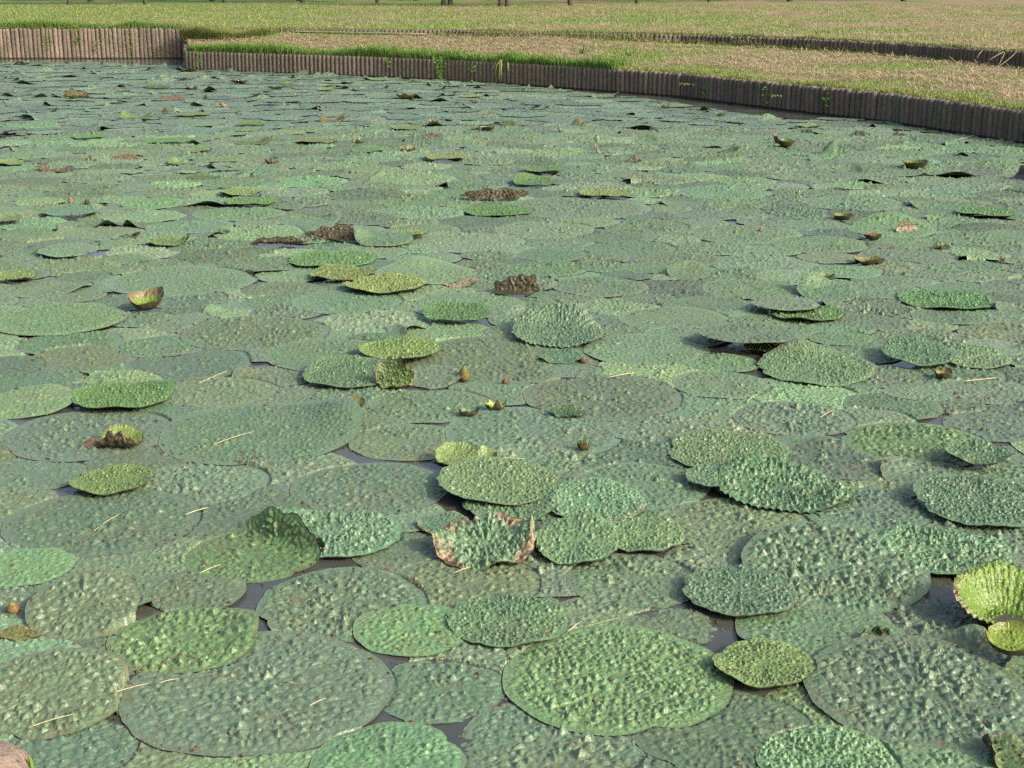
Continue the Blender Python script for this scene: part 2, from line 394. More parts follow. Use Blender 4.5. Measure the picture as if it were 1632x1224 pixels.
def scol(n):
    k = RS.uniform(0, 1, (n, 1)); c = np.array([.37, .295, .165])*(.65+.5*RS.uniform(0, 1, (n, 1)))
    return c*(1-.35*k)+np.array([.46, .40, .27])*.35*k
# lower terrace turf and hay
n = 70000; f = RS.uniform(0, 1, n); g = RS.uniform(.0, 1, n); P, z = lower_pt(f, g); hm = hay_mask(P[:, 0], P[:, 1], True)
keep = RS.uniform(0, 1, n) > hm*.8-.0; P, z, g_ = P[keep], z[keep], g[keep]; n = len(P)
B1 = blades(P[:, 0], P[:, 1], z, RS.uniform(.03, .085, n), RS.uniform(.008, .016, n), RS.uniform(.2, .9, n), gcol(n, yl=.6))
# upper lawn
def lawn_pts(n, pw=1.6):
    d = 29+52*RS.uniform(0, 1, n)**pw; x = RS.uniform(-.41, .41, n)*d; ok = d > np.interp(x, edge[:, 0], edge[:, 1])+.05
    return x[ok], d[ok]
x, y = lawn_pts(150000); hm = hay_mask(x, y, False); k = RS.uniform(0, 1, len(x)) > hm*.8; x, y = x[k], y[k]; n = len(x)
B2 = blades(x, y, lawn_z(x, y), RS.uniform(.04, .10, n)*(1+.3*(y > 60)), RS.uniform(.012, .024, n), RS.uniform(.2, .9, n), gcol(n, yl=.65))
# long fringe along the tops of the walls
def fringe(line, z, n, hmin, hmax, back=.5, off=.05, base=(.10, .25, .025), dens=None, yl=.25, zend=None):
    A, s = resample(line, .02); i = RS.randint(0, len(A)-1, n)
    if dens is not None: i = i[RS.uniform(0, 1, len(i)) < dens(A[i, 0])]
    n = len(i); T = np.gradient(A, axis=0)[i]; T /= np.linalg.norm(T, axis=1)[:, None]; Nn = np.c_[-T[:, 1], T[:, 0]]
    cl = vnoise(A[i, 0]*1.5, A[i, 1]*1.5, 8); q = off+back*RS.uniform(0, 1, n)**1.4
    P = A[i]+Nn*q[:, None]; h = (hmin+(hmax-hmin)*RS.uniform(0, 1, n))*(.45+1.0*cl)
    zz = z if np.isscalar(z) else np.interp(s[i], np.r_[0, np.cumsum(np.linalg.norm(np.diff(np.array(line), axis=0), axis=1))], z)
    return blades(P[:, 0], P[:, 1], np.full(n, 1.)*zz, h, RS.uniform(.010, .02, n), RS.uniform(.1, 1.0, n), gcol(n, base, yl))
B3 = fringe(WR, ZL-.01, 30000, .10, .28, .6, -.04, dens=lambda x: np.where(x < 2.2, 1, .0), yl=.2)
B4 = fringe(WR, ZL-.01, 16000, .03, .09, .6, .03, base=(.16, .27, .035), dens=lambda x: np.where(x < 2.2, 0, 1.), yl=.4)
B5 = fringe(WL, ZU-.01, 20000, .12, .34, .55, -.05, yl=.3)
B6 = fringe(WT, ZU-.01, 14000, .03, .11, .25, .02, base=(.15, .24, .04), yl=.4)
A_, s_ = resample(WT, .02)
B7 = fringe([(a-.0, b_-.22) for a, b_ in WT], FT, 9000, .05, .18, .16, 0, base=(.14, .24, .04), yl=.5)
B8 = fringe([(a, b_-.75) for a, b_ in WT[:3]], .58, 15000, .25, .52, .7, 0, base=(.17, .29, .05), yl=.5)
B9 = fringe(WR[:4], ZL, 12000, .12, .26, 1.1, .05, base=(.15, .30, .03), yl=.3, dens=lambda x: np.clip((3.0-(x+8.3))/3.0, .0, 1))
V, F, A = join_parts([B1, B2, B3, B4, B5, B6, B7, B8, B9])
tag(link('grass', fast_mesh('grass', V, F, False, A), M_BLADE), 'green grass on the banks and overhanging the log walls', 'grass', kind='stuff')
n = 60000; f = RS.uniform(0, 1, n); g = RS.uniform(.04, .98, n)**.85; P, z = lower_pt(f, g); hm = hay_mask(P[:, 0], P[:, 1], True)
k = RS.uniform(0, 1, n) < hm*sstep(.08, .3, g); P, z = P[k], z[k]; n = len(P)
S1 = straws(P[:, 0], P[:, 1], z+RS.uniform(0, .05, n), RS.uniform(.06, .30, n), RS.uniform(.006, .014, n), scol(n))
x, y = lawn_pts(110000); hm = hay_mask(x, y, False); k = RS.uniform(0, 1, len(x)) < hm; x, y = x[k], y[k]; n = len(x)
S2 = straws(x, y, lawn_z(x, y)+RS.uniform(0, .05, n), RS.uniform(.06, .28, n), RS.uniform(.007, .015, n), scol(n))
V, F, A = join_parts([S1, S2])
tag(link('mown_hay', fast_mesh('mown_hay', V, F, False, A), M_STRAW), 'dry mown hay strewn over both grass terraces', 'hay', kind='stuff')

# ---------------------------------------------------------------- lily pads
TINT = {'O': (.090, .150, .079), 'G': (.096, .180, .082), 'g': (.102, .212, .080), 'D': (.080, .162, .074), 'Y': (.170, .245, .070), 'C': (.090, .150, .040), 'F': (.16, .25, .02), 'B': (.07, .07, .03)}
PRI = {'O': 2, 'G': 3, 'g': 3, 'D': 4, 'Y': 5, 'C': 6, 'F': 7, 'B': 7}
ZB = {'O': .004, 'G': .008, 'g': .007, 'D': .016, 'Y': .030, 'C': .02, 'F': .012, 'B': .012}
# (u, v, width px, kind, options): h px height if tilted, L lifts (angle, spread, metres), K rolls (direction, start/R, radius, max angle), c cup, b brown rim, e edge notch angle
# q squash (depth/width), lab label, lm landmark phrase
PADS = [
 # ---- near rows
 (985,1080,370,'g',dict(lab='largest bright green pad near the bottom centre, its middle heaped with crumpled peaks',lm='big bright green bottom pad',n=[285],amp=1.6,p=4.2,h=167)),
 (412,1100,425,'O',dict(lab='broad grey-green pad at the lower left beside the long slit of open water',lm='broad lower left pad',p=2.9,n=[150],h=192)),
 (1460,1108,350,'O',dict(lab='broad blue-green pad at the lower right in front of the bright leaf cup',lm='broad lower right pad',p=2.8,amp=1.3,h=182)),
 (1218,1062,162,'Y',dict(lab='oval yellow-green young pad with ribbed raised rim beside the biggest bright pad',lm='ribbed oval young pad',h=64,c=.010,z=.03,n=[70])),
 (811,990,197,'D',dict(lab='dense crinkled round pad overlapping a smooth bright pad, bottom centre',h=84,lm='crinkled bottom centre pad',n=[60],p=4.6)),
 (657,1005,188,'g',dict(lab='smooth bright green pad tucked under the crinkled round pad, bottom centre',h=86,p=4.0,lm='smooth bright bottom pad',n=[85])),
 (1180,946,187,'D',dict(lab='dense green pad with dark shadowed front rim, right of bottom centre',h=80,lm='dark rimmed crinkled pad',n=[170],z=.03,b=.3)),
 (1320,1215,228,'g',dict(lab='pale green crinkled pad cut by the bottom edge of the photo, right of centre',lm='pale bottom edge pad',amp=1.2,n=[200],h=112,dense=1,p=4.1)),
 (620,1214,245,'g',dict(lab='bright green pad cut by the bottom edge of the photo, left of centre',lm='bright bottom edge pad',n=[35],p=3.7)),
 (1150,1165,290,'O',dict(lab='dull teal pad at the bottom between the two bright bottom edge pads',p=2.4)),
 (880,1185,300,'O',dict(lab='dull blue-green pad at the bottom below the biggest bright pad',p=2.3,frag=1)),
 (700,1100,215,'O',dict(lab='torn half-sunken pad left of the biggest bright green pad',p=2.1,frag=1)),
 (1070,1000,150,'O',dict(p=2.0,frag=1)),
 (85,1118,245,'O',dict(lab='ragged heavily crumpled pad at the left edge near the bottom',p=2.7,amp=1.5,h=150,b=.4)),
 (110,1195,215,'O',dict(lab='ragged pad in the bottom left corner beside the stone',p=2.5,amp=1.2,b=.4,frag=1)),
 (135,982,180,'O',dict(lab='ragged pad with yellowing right edge at the left below open water',h=118,amp=1.5,b=.4,p=3)),
 (315,945,160,'O',dict(p=2.4,h=75)),
 (295,1020,240,'O',dict(lab='crumpled pad with its right side turned up above the broad lower left pad',L=[(20,35,.06)],h=100,amp=1.4,p=3.2,g=1)),
 (545,962,275,'O',dict(lab='wide teal pad behind the smooth bright pad, lower centre left',p=2.6,amp=1.2)),
 (45,907,146,'g',dict(lab='bright green pad at the left edge above the open water',h=62,p=3.5)),
 (30,1010,80,'C',dict(lab='yellowed rotting leaf patch at the left edge beside a small bud',p=2.2,frag=1,tint=(.2,.2,.05),flat=1)),
 (1330,915,300,'O',dict(lab='wide pad with big pyramid bumps in front of the three right-hand pads',amp=1.6,p=3.1,h=150)),
 (1505,882,205,'D',dict(lab='crumpled dark green pad with lifted left lip near the right edge',h=78,amp=1.3,L=[(170,40,.03)],big=1)),
 (1560,808,200,'D',dict(lab='large crinkled pad with a black shadow under its front, at the right edge',h=90,lm='large crinkled right edge pad',n=[185],p=4.7,z=.03)),
 (1390,812,190,'O',dict(lab='crumpled teal pad left of the large crinkled pad at the right edge',amp=1.3,p=2.6)),
 (1250,782,212,'D',dict(lab='crumpled leaf thrown up into a dark ribbed crest along its back left side',lm='ribbed crest leaf',h=54,L=[(120,48,.075)],tint=(.055,.13,.05),amp=1.3,ribs=1,big=1,p=4.9,b=.2)),
 (1160,722,196,'D',dict(lab='round finely crinkled light green pad behind the ribbed crest leaf',lm='round light crinkled pad',h=68,n=[165],light=1,p=4.8)),
 (1148,764,110,'D',dict(lab='pad lifted over a black gap just left of the ribbed crest leaf',p=4.1,z=.05,h=38)),
 (1490,762,165,'O',dict(lab='pad whose back edge is pulled up into a purplish peak',L=[(140,28,.06)],p=2.9,amp=1.2,lm='purplish peaked pad')),
 (1460,707,228,'O',dict(lab='broad bumpy pad behind the purplish peaked pad on the right',amp=1.4,p=2.7,g=1,h=66)),
 (1556,732,100,'D',dict(lab='small upturned crinkled pad resting on a broad pad near the right edge',h=40,z=.05,c=.02,p=5,b=.4)),
 (1265,668,190,'O',dict(lab='pad with deep dark bumps behind the round light crinkled pad',amp=1.5,p=2.8)),
 (1175,838,245,'O',dict(p=2.2,amp=1.1)),
 (1010,925,215,'O',dict(p=2.2,frag=1)),
 (795,775,202,'D',dict(lab='large finely crinkled pad topping the pile of leaves at the centre',lm='top pad of the central pile',h=76,z=.035,L=[(200,50,.02)],n=[350],light=1,p=5.3,c=.012)),
 (812,808,150,'D',dict(lab='pad peeping out below the top pad of the central pile',h=56,p=4.5,z=.02,L=[(20,35,.035)])),
 (948,805,168,'D',dict(lab='crinkled pad right of the top pad of the central pile, its front fringe browned',h=72,light=1,p=4.4,L=[(165,22,.04)],b=.8,ba=290)),
 (775,878,166,'D',dict(lab='crumpled leaf with scorched tan edges at the front of the central pile',lm='scorched crumpled leaf',h=86,amp=1.7,L=[(0,30,.09),(100,30,.045),(190,30,.03)],b=.95,bw=.72,big=1,p=5.0,wav=.02)),
 (918,873,143,'D',dict(lab='rounded pad leaning on the scorched crumpled leaf',h=72,L=[(60,60,.03)],p=5.6,z=.03,n=[200])),
 (1028,858,130,'D',dict(lab='pad at the right end of the central pile with raised front edge',h=60,light=1,p=4.3,z=.025)),
 (708,838,84,'D',dict(lab='small pad with tan lip behind the scorched crumpled leaf',h=34,p=4.2,b=1.0)),
 (728,738,66,'Y',dict(lab='small fan-shaped young leaf behind the top pad of the central pile',h=34,L=[(95,50,.03)],p=5.2,ribs=1)),
 (775,738,34,'Y',dict(lab='tiny curled leaf wedged between the fan-shaped leaf and the central pile',h=20,L=[(95,50,.03)],p=5.1)),
 (855,735,150,'O',dict(lab='pad with a dark crumpled hump behind the central pile',p=2.6,L=[(150,40,.04)],amp=1.6)),
 (930,716,18,'C',dict(lab='tiny green leaf tip standing up behind the central pile',c=.03)),
 (590,778,250,'O',dict(lab='wide flat teal pad left of the central pile of leaves',p=2.5,amp=1.2)),
 (532,852,215,'D',dict(lab='pad humped on its left and leaning on the dark curled leaf',h=72,L=[(168,40,.075)],p=4.0,big=1,amp=1.2)),
 (405,885,220,'O',dict(lab='leaf with its back right side curled up into a dark arched wall',lm='dark arched leaf',h=80,K=[(50,.38,.06,80)],p=4.3,amp=1.2,g=1,b=.2)),
 (165,832,305,'O',dict(lab='very wide flat pad on the left crossed by a pale straw',lm='very wide left pad',p=2.7)),
 (50,757,172,'O',dict(p=2.5)),
 (322,771,212,'O',dict(lab='bumpy pad just below the big up-tilted pad on the left',p=2.6,h=62,amp=1.2)),
 (180,770,130,'Y',dict(lab='wavy yellow-green pad floating high on the left, its front rim lifted',lm='wavy yellow-green pad',h=38,z=.03,L=[(30,40,.025)],wav=.01,n=[300])),
 (192,712,72,'Y',dict(lab='bright young leaf with red-brown underside rolled up on the left',lm='red-brown backed young leaf',h=30,K=[(265,.1,.04,80)],L=[(90,60,.05)],b=.5,z=.02,p=6,tint=(.2,.3,.02))),
 (148,712,36,'B',dict(lab='brown withered strip left of the red-brown backed young leaf',L=[(90,80,.03)],p=5.7,tint=(.16,.08,.04))),
 (140,692,270,'O',dict(lab='wide flat pad behind the red-brown backed young leaf',p=2.6,h=66)),
 (415,690,325,'O',dict(lab='big pad tilting up on its far right corner, crossed by a pale straw',lm='big up-tilted pad',h=100,L=[(28,30,.10)],p=3.4,amp=1.4,n=[275],big=1)),
 (560,648,42,'F',dict(lab='small spiny yellow-green cup at the raised corner of the big tilted pad',c=.05,p=6,lm='small spiny yellow cup',b=.6)),
 (197,635,158,'Y',dict(lab='pointed oval light green pad on the upper left side of the near field',lm='pointed oval light pad',h=45,z=.03,L=[(25,30,.03)],tint=(.115,.25,.05))),
 (50,647,136,'G',dict(lab='smooth green pad cut by the left edge behind the wide flat pad',p=3.6,h=56)),
 (345,625,190,'O',dict(p=2.2)),
 (650,705,190,'O',dict(p=2.1)),
 (850,690,285,'O',dict(lab='broad flat teal pad behind the central pile',p=2.4)),
 (790,651,32,'C',dict(lab='tiny bright yellow-green curled leaf alone in the centre',c=.025,tint=(.25,.33,.03),lm='tiny bright curled leaf')),
 (748,661,30,'C',dict(lab='small dark green crumple left of the tiny bright curled leaf',c=.02,tint=(.06,.15,.05))),
 (903,661,55,'C',dict(lab='ragged upright scrap of leaf right of the tiny bright curled leaf',L=[(90,80,.03)],b=.5,tint=(.06,.14,.06))),
 (961,633,258,'O',dict(lab='broad flat pad with a pale straw on its back edge, centre right',p=2.7)),
 (1050,685,162,'O',dict(p=2.6,h=52,amp=1.3,lab='dark bumpy pad right of the broad flat centre pad')),
 (1020,775,215,'O',dict(p=2.0)),
 (560,850,60,'O',dict(p=1.5)),
 # ---- middle rows
 (555,604,142,'D',dict(lab='ribbed green pad left of the upright pale leaf flap',h=52,c=.02,p=4.4,L=[(100,60,.02)])),
 (638,563,127,'Y',dict(lab='yellow-green oval pad behind the upright pale leaf flap',h=36,z=.045,c=.015)),
 (634,614,64,'Y',dict(lab='upright leaf flap twisted above its own green base, tipped with pale tan',lm='upright pale leaf flap',K=[(78,-.55,.025,86)],b=.9,p=6.5,tint=(.15,.23,.05),z=.02)),
 (692,607,92,'O',dict(lab='dark bumpy pad between the upright pale flap and a brown bud',h=42,p=4.0,amp=1.4,L=[(340,40,.02)])),
 (530,566,215,'G',dict(lab='light green pad behind the two pads left of the upright flap',p=3.4)),
 (795,572,310,'O',dict(lab='very wide flat pad right of the upright pale leaf flap',p=2.6)),
 (890,537,146,'D',dict(lab='ridged pad with its whole back rim rearing up, near the centre',lm='rearing ridged pad',h=52,L=[(70,34,.10),(128,28,.09)],ribs=1,p=5,amp=1.2)),
 (1030,558,200,'G',dict(lab='light green dimpled pad right of the rearing ridged pad',p=3.5)),
 (894,571,72,'D',dict(lab='small pad tucked in front of the rearing ridged pad',h=20,p=5.2,L=[(40,30,.02)])),
 (914,591,92,'O',dict(lab='small tilted teal pad below the rearing ridged pad',h=24,p=3.6)),
 (727,505,105,'Y',dict(lab='small ribbed pad with raised back rim in front of a flat green pad',h=28,z=.035,L=[(90,70,.03)],tint=(.09,.2,.05),p=5.1)),
 (745,486,190,'G',dict(lab='green pad with a square corner notch beneath the veined brown flap',p=3.6,n=[190])),
 (822,466,78,'B',dict(lab='brown veined leaf underside standing up like a sail',lm='veined brown flap',K=[(75,-.2,.03,70)],p=6.2,z=.03,flip=1,q=.55)),
 (864,470,56,'G',dict(p=3.8,lab='small smooth pad just right of the veined brown flap')),
 (735,455,55,'B',dict(lab='withered tan leaf scrap left of the veined brown flap',L=[(20,60,.05)],p=6,tint=(.38,.25,.14))),
 (957,457,156,'G',dict(lab='light green dimpled pad right of the veined brown flap',p=3.7,h=30)),
 (616,456,133,'Y',dict(lab='bright yellow-green oval pad beside a patch of open water',lm='bright yellow oval pad',h=28,z=.04,n=[160])),
 (545,440,104,'Y',dict(lab='yellow-green pad with brown front fringe left of the bright yellow oval pad',h=24,z=.04,b=.6,ba=280,L=[(0,25,.02)])),
 (530,416,142,'Y',dict(lab='light green dimpled pad behind two yellow-green pads',h=27,z=.02,tint=(.105,.24,.055))),
 (555,481,178,'G',dict(lab='wide light pad in front of the bright yellow oval pad',p=3.3)),
 (612,386,92,'G',dict(lab='pale green leaf folded up at its left corner',lm='pale folded corner leaf',h=26,L=[(165,28,.10)],z=.03,p=5.2,dense=1)),
 (652,375,62,'Y',dict(lab='small flat yellow-green pad behind the pale folded corner leaf',h=11,z=.05,b=.3)),
 (532,380,84,'B',dict(lab='dark brown rolled leaf left of the pale folded corner leaf',lm='dark brown rolled leaf',K=[(85,-.2,.04,60)],p=6,z=.02,flip=1,q=.4)),
 (447,388,88,'Y',dict(lab='leaf rolled along its front into a pale tan tube',K=[(270,.1,.02,150)],q=.5,b=1.8,tint=(.11,.2,.05),lm='tan tube-edged leaf')),
 (495,353,98,'G',dict(lab='leaf with a curled lip rising to the right behind the dark brown roll',L=[(20,35,.07)],p=4)),
 (290,448,238,'G',dict(lab='largest smooth oval pad in the left middle of the pond',lm='largest left oval pad',p=3.9,h=42)),
 (133,442,92,'O',dict(p=3.1)),
 (97,511,210,'G',dict(lab='big green pad at the left edge beside the brown-rimmed leaf cup',h=50,z=.02,p=3.8,dense=1)),
 (235,497,54,'F',dict(lab='leaf cup with brown rim and yellow-green inside standing on the left',lm='brown-rimmed leaf cup',c=.085,b=1.2,h=26,L=[(30,40,.03)])),
 (300,508,72,'G',dict(lab='small pad with a greyed end right of the brown-rimmed leaf cup',p=3.7)),
 (405,531,235,'O',dict(lab='wide bumpy pad right of the brown-rimmed leaf cup',p=2.8,amp=1.3)),
 (27,445,62,'Y',dict(lab='yellow-green pad with brown front lip at the left edge',h=17,z=.04,b=.5)),
 (27,402,72,'G',dict(h=15,L=[(20,40,.06)],p=4.2,lab='pad lifting its right rim at the left edge, beside another lifted pad')),
 (110,402,96,'G',dict(h=22,z=.04,p=4.4,lab='raised green pad near the left edge, second of two lifted neighbours')),
 (197,414,86,'G',dict(p=3.6,h=16)),
 (268,388,66,'Y',dict(lab='yellow-green pad with a small curled horn at its right end',L=[(0,20,.06)],h=12,z=.02)),
 (203,381,42,'B',dict(lab='torn brown leaf edge over a dark hole, upper left field',L=[(20,50,.06)],K=[(90,.2,.04,90)])),
 (303,362,138,'G',dict(p=3.4,lab='long light pad below the two small raised pads on the left')),
 (385,309,70,'Y',dict(lab='upper of two small raised yellow-green pads stacked on the left',lm='two small raised pads',h=12,z=.04)),
 (400,324,80,'Y',dict(lab='lower of two small raised yellow-green pads stacked on the left',h=13,z=.04,tint=(.12,.25,.05))),
 (113,339,90,'G',dict(lab='pad arched off the water with a black hollow beneath, far left',L=[(100,60,.02)],z=.06,h=12,p=5)),
 (244,327,97,'g',dict(p=3.5,h=20)),
 (43,372,90,'G',dict(p=3.6)),
 (15,354,38,'Y',dict(h=12,z=.04)),
 (112,358,56,'G',dict(p=3.4)),
 (27,318,42,'G',dict()), (23,333,60,'G',dict()), (382,341,152,'G',dict(p=3.3)),
 (789,320,106,'B',dict(lab='long dark flap of leaf showing its black underside, centre of the far field',lm='long dark flap',K=[(88,-.3,.05,50)],z=.02,flip=1,q=.2)),
 (794,338,112,'Y',dict(lab='bright green pad in front of the long dark flap',h=17,tint=(.12,.27,.06),z=.015)),
 (677,327,66,'G',dict(h=13,p=4)), (734,308,104,'G',dict(p=3.3)),
 (961,311,76,'Y',dict(h=12,z=.035,lab='green pad with lifted dark front rim right of the long dark flap')),
 (920,332,235,'O',dict(p=2.7)), (744,386,188,'O',dict(lab='very pale blue-green oval pad right of the pale folded corner leaf',p=3.2,light=1)),
 (869,367,158,'O',dict(p=3.1,light=1)), (1044,427,102,'G',dict(p=3.6)), (957,425,92,'O',dict(h=17,p=3.3,amp=1.3)),
 (1034,476,86,'O',dict(p=3.2)), (1098,440,70,'O',dict(h=26,L=[(90,60,.05)],p=4.1,lab='leaf mounded into a soft dome right of the centre')),
 (1155,309,148,'G',dict(p=3.6,h=24,lab='large light oval pad in the far field, right of centre')),
 (1361,324,162,'G',dict(p=3.6,lab='long light oval pad with a dark front line, upper right')),
 (1512,331,124,'G',dict(L=[(165,35,.06)],p=4.2,lab='pad with a black fold at its left end, upper right')),
 (1572,340,96,'Y',dict(h=12,z=.04,tint=(.10,.24,.06),lab='raised light green pad near the right edge in the far field')),
 (1343,351,28,'F',dict(c=.07,lab='small frilled brown-green cup above a leaf, upper right',b=.5,lm='small frilled cup')),
 (1421,368,136,'G',dict(L=[(75,50,.10)],h=26,p=4.6,lab='leaf with its back turned up into a tall collar, right side',lm='tall collar leaf')),
 (1452,370,60,'B',dict(lab='pale dead strip of leaf curling beside the tall collar leaf',K=[(120,.0,.04,120)],tint=(.22,.19,.12))),
 (1391,382,28,'F',dict(c=.06,b=1,lab='brown frill of a leaf bud in front of the tall collar leaf',tint=(.14,.13,.03))),
 (1188,374,182,'G',dict(p=3.4,lab='pale pad with a tiny upright bud, right of centre')), (1308,390,156,'G',dict(p=3.7,lab='smooth oval pad left of the tall collar leaf')),
 (1385,420,48,'F',dict(c=.055,b=.6,tint=(.14,.19,.02),lab='fringed mossy brown and green cup alone on the right',lm='fringed mossy cup',q=.7)),
 (1561,424,90,'G',dict(h=15,p=3.9)), (1198,462,158,'G',dict(p=3.5,h=32,lab='smooth blue-green oval pad right of centre, before the dark crevice')),
 (1321,471,98,'G',dict(L=[(120,35,.11)],h=34,p=4.8,lab='pad with a hooded flap rising at its back left',lm='hooded flap pad',dense=1)),
 (1316,446,26,'F',dict(c=.05,lab='small dark green cup behind the hooded flap pad',tint=(.08,.17,.02))),
 (1405,464,134,'G',dict(p=3.5)), (1508,480,152,'Y',dict(h=28,z=.015,tint=(.11,.25,.07),lab='light green finely dimpled oval pad on the right',lm='light dimpled right oval')),
 (1285,502,118,'Y',dict(h=20,z=.03,tint=(.11,.23,.05),lab='green leaf lying under the edge of a lifted pad, right of centre')),
 (1252,488,104,'O',dict(z=.07,h=17,p=5.4,lab='lifted pad overhanging a green leaf, right of centre')),
 (1388,514,112,'O',dict(p=3.2)), (1340,540,102,'G',dict(p=3.6)),
 (1197,538,162,'O',dict(z=.09,h=30,p=5.3,L=[(270,60,.02)],lab='teal pad propped up over a shadowed yellow-green leaf',lm='propped up teal pad')),
 (1228,556,88,'Y',dict(h=26,z=.01,tint=(.2,.32,.03),p=4.9,lab='yellow-green leaf in the shadow under the propped up teal pad')),
 (1300,590,188,'D',dict(L=[(95,26,.07)],h=58,p=5.0,b=.5,ba=95,light=1,lab='pad drawn up at the back into a pale tan peak',lm='tan peaked pad',n=[185])),
 (1462,570,115,'D',dict(h=40,z=.05,L=[(95,70,.03)],p=5.1,lab='crinkled pad with purple-tinged back rim raised over its neighbour',lm='purple-tinged raised pad',b=.3,ba=90)),
 (1556,575,108,'D',dict(h=38,z=.02,p=4.6,light=1,lab='crinkled pad half under the purple-tinged raised pad')),
 (1503,604,27,'F',dict(c=.06,tint=(.25,.22,.03),b=.7,lab='small yellow leaf cup between pads near the right edge',lm='small yellow leaf cup')),
 (1299,513,16,'B',dict(c=.05,tint=(.17,.1,.1),lab='tiny purplish withered tip right of the propped up teal pad')),
 (1575,625,150,'O',dict(p=2.7)), (1580,680,150,'O',dict(p=2.4)), (1400,600,150,'O',dict(p=2.5)),
 # ---- right edge cup
 (1606,992,176,'F',dict(c=.055,flatc=1,L=[(95,75,.10),(165,30,.04)],b=.8,ba=180,tint=(.13,.26,.015),lab='large bright yellow-green leaf cup holding a pool of water, right edge',lm='large bright leaf cup',ribs=1,pool=1,q=.9,z=.005)),
 (1612,1040,84,'F',dict(c=.03,h=50,z=.07,tint=(.24,.32,.02),lab='small yellow-green leaf lapping the front of the large leaf cup',p=8,n=[150])),
 (1605,1205,95,'D',dict(K=[(175,.2,.05,120)],h=50,b=.6,z=.02,tint=(.07,.12,.03),lab='dark curled leaf in the bottom right corner',lm='dark corner leaf')),
 (1500,985,170,'O',dict(p=1.2,frag=2,amp=2.0,lab='half-drowned pad left of the large bright leaf cup, only its bumps dry')),
 (1400,1020,60,'C',dict(L=[(90,60,.03)],K=[(95,.0,.03,70)],tint=(.07,.14,.04),flat=1,lab='thin curled leaf edge left of the large bright leaf cup')),
 (1600,1110,120,'O',dict(p=1.5,frag=1)),
 # ---- far rows, small but distinct
 (649,158,36,'B',dict(c=.09,tint=(.10,.12,.04),lab='crumpled brown-green mound in the far middle of the pond',lm='crumpled far mound')),
 (711,253,67,'Y',dict(h=12,z=.05,lab='bright raised oval pad alone in the far middle',lm='bright far middle oval')),
 (661,286,137,'G',dict(light=1,p=3.8,lab='long pale oval pad left of centre in the far field')),
 (649,206,48,'Y',dict(h=9,z=.03)), (587,241,58,'Y',dict(h=7,z=.02,tint=(.12,.27,.06))), (594,254,95,'G',dict()),
 (741,231,70,'G',dict()), (649,242,26,'B',dict(c=.07,tint=(.12,.12,.03))), (691,198,14,'B',dict(c=.09,tint=(.14,.12,.03))),
 (777,208,24,'Y',dict(c=.05)), (758,208,14,'B',dict(c=.08)), (809,201,26,'C',dict(L=[(60,60,.09)])),
 (921,200,34,'B',dict(L=[(80,60,.10)],tint=(.09,.09,.03))), (895,210,14,'B',dict(L=[(150,60,.13)],flip=0,tint=(.04,.05,.02))),
 (957,246,20,'B',dict(L=[(150,60,.14)],tint=(.04,.05,.02))), (932,251,68,'G',dict()), (1029,228,50,'G',dict(L=[(60,50,.13)],p=4,lab='leaf folded into a low tent, far field right of centre')),
 (1011,260,26,'B',dict(L=[(90,70,.09)],tint=(.05,.06,.02))), (867,273,62,'Y',dict(h=10,z=.05,tint=(.11,.22,.05))), (851,294,66,'Y',dict(h=15,L=[(120,40,.06)],z=.03,tint=(.11,.24,.06))),
 (572,229,18,'B',dict(c=.07,tint=(.07,.1,.02))), (751,155,36,'Y',dict(h=5,z=.03)), (777,183,32,'O',dict(c=.0,L=[(90,70,.08)])), (686,219,44,'B',dict(L=[(90,70,.05)],tint=(.13,.08,.04))),
 (1252,235,27,'F',dict(c=.14,lab='upright bright green leaf scoop beside a brown scrap, upper right',tint=(.10,.22,.02),lm='upright green scoop')),
 (1240,230,16,'B',dict(c=.14,tint=(.09,.05,.03),lab='brown scrap standing just left of the upright green scoop')),
 (1286,249,96,'G',dict(L=[(10,15,.24)],p=4.8,lab='leaf with one tall curled horn rising at its right end',lm='tall horned leaf')),
 (1458,269,40,'F',dict(c=.12,lab='bowl-shaped green leaf with dark hollow, upper right',tint=(.09,.2,.02),lm='dark hollow green bowl')),
 (1355,276,46,'O',dict(L=[(60,70,.11)],p=4.5,lab='leaf hump between the tall horned leaf and the dark hollow bowl')),
 (1518,279,78,'G',dict(L=[(265,40,.08)],z=.02,p=4.5)), (1288,202,36,'Y',dict(h=6,z=.03)), (1231,193,46,'G',dict(L=[(100,40,.10)],p=4)),
 (1148,186,16,'C',dict(c=.05)), (1365,217,30,'B',dict(L=[(60,50,.09)],tint=(.06,.06,.03))), (1436,196,56,'G',dict(L=[(20,40,.08)],p=4)),
 (1601,237,66,'g',dict()), (1271,214,52,'G',dict()), (1160,243,36,'C',dict(L=[(30,50,.09)])), (1128,229,82,'G',dict()), (1198,244,90,'G',dict()), (1168,268,70,'G',dict(h=12)),
 (1618,288,62,'B',dict(K=[(20,.0,.08,110)],tint=(.16,.15,.15),lab='purplish grey leaf rolled over at the right edge, far field')),
 (122,156,46,'C',dict(K=[(260,-.2,.05,90)],q=.45,b=1.5,tint=(.3,.24,.12),lab='leaf rolled into a pale tan bar, far left',lm='pale tan bar')),
 (218,190,48,'Y',dict(L=[(160,40,.10),(20,40,.10)],lab='bright green leaf folded like a butterfly, far left',lm='butterfly-folded leaf',tint=(.13,.25,.03))),
 (252,139,42,'C',dict(z=.07,L=[(90,60,.02)],tint=(.10,.19,.03))), (400,199,48,'C',dict(z=.05,L=[(90,60,.05)],tint=(.1,.2,.04))), (383,207,60,'G',dict(z=.02)),
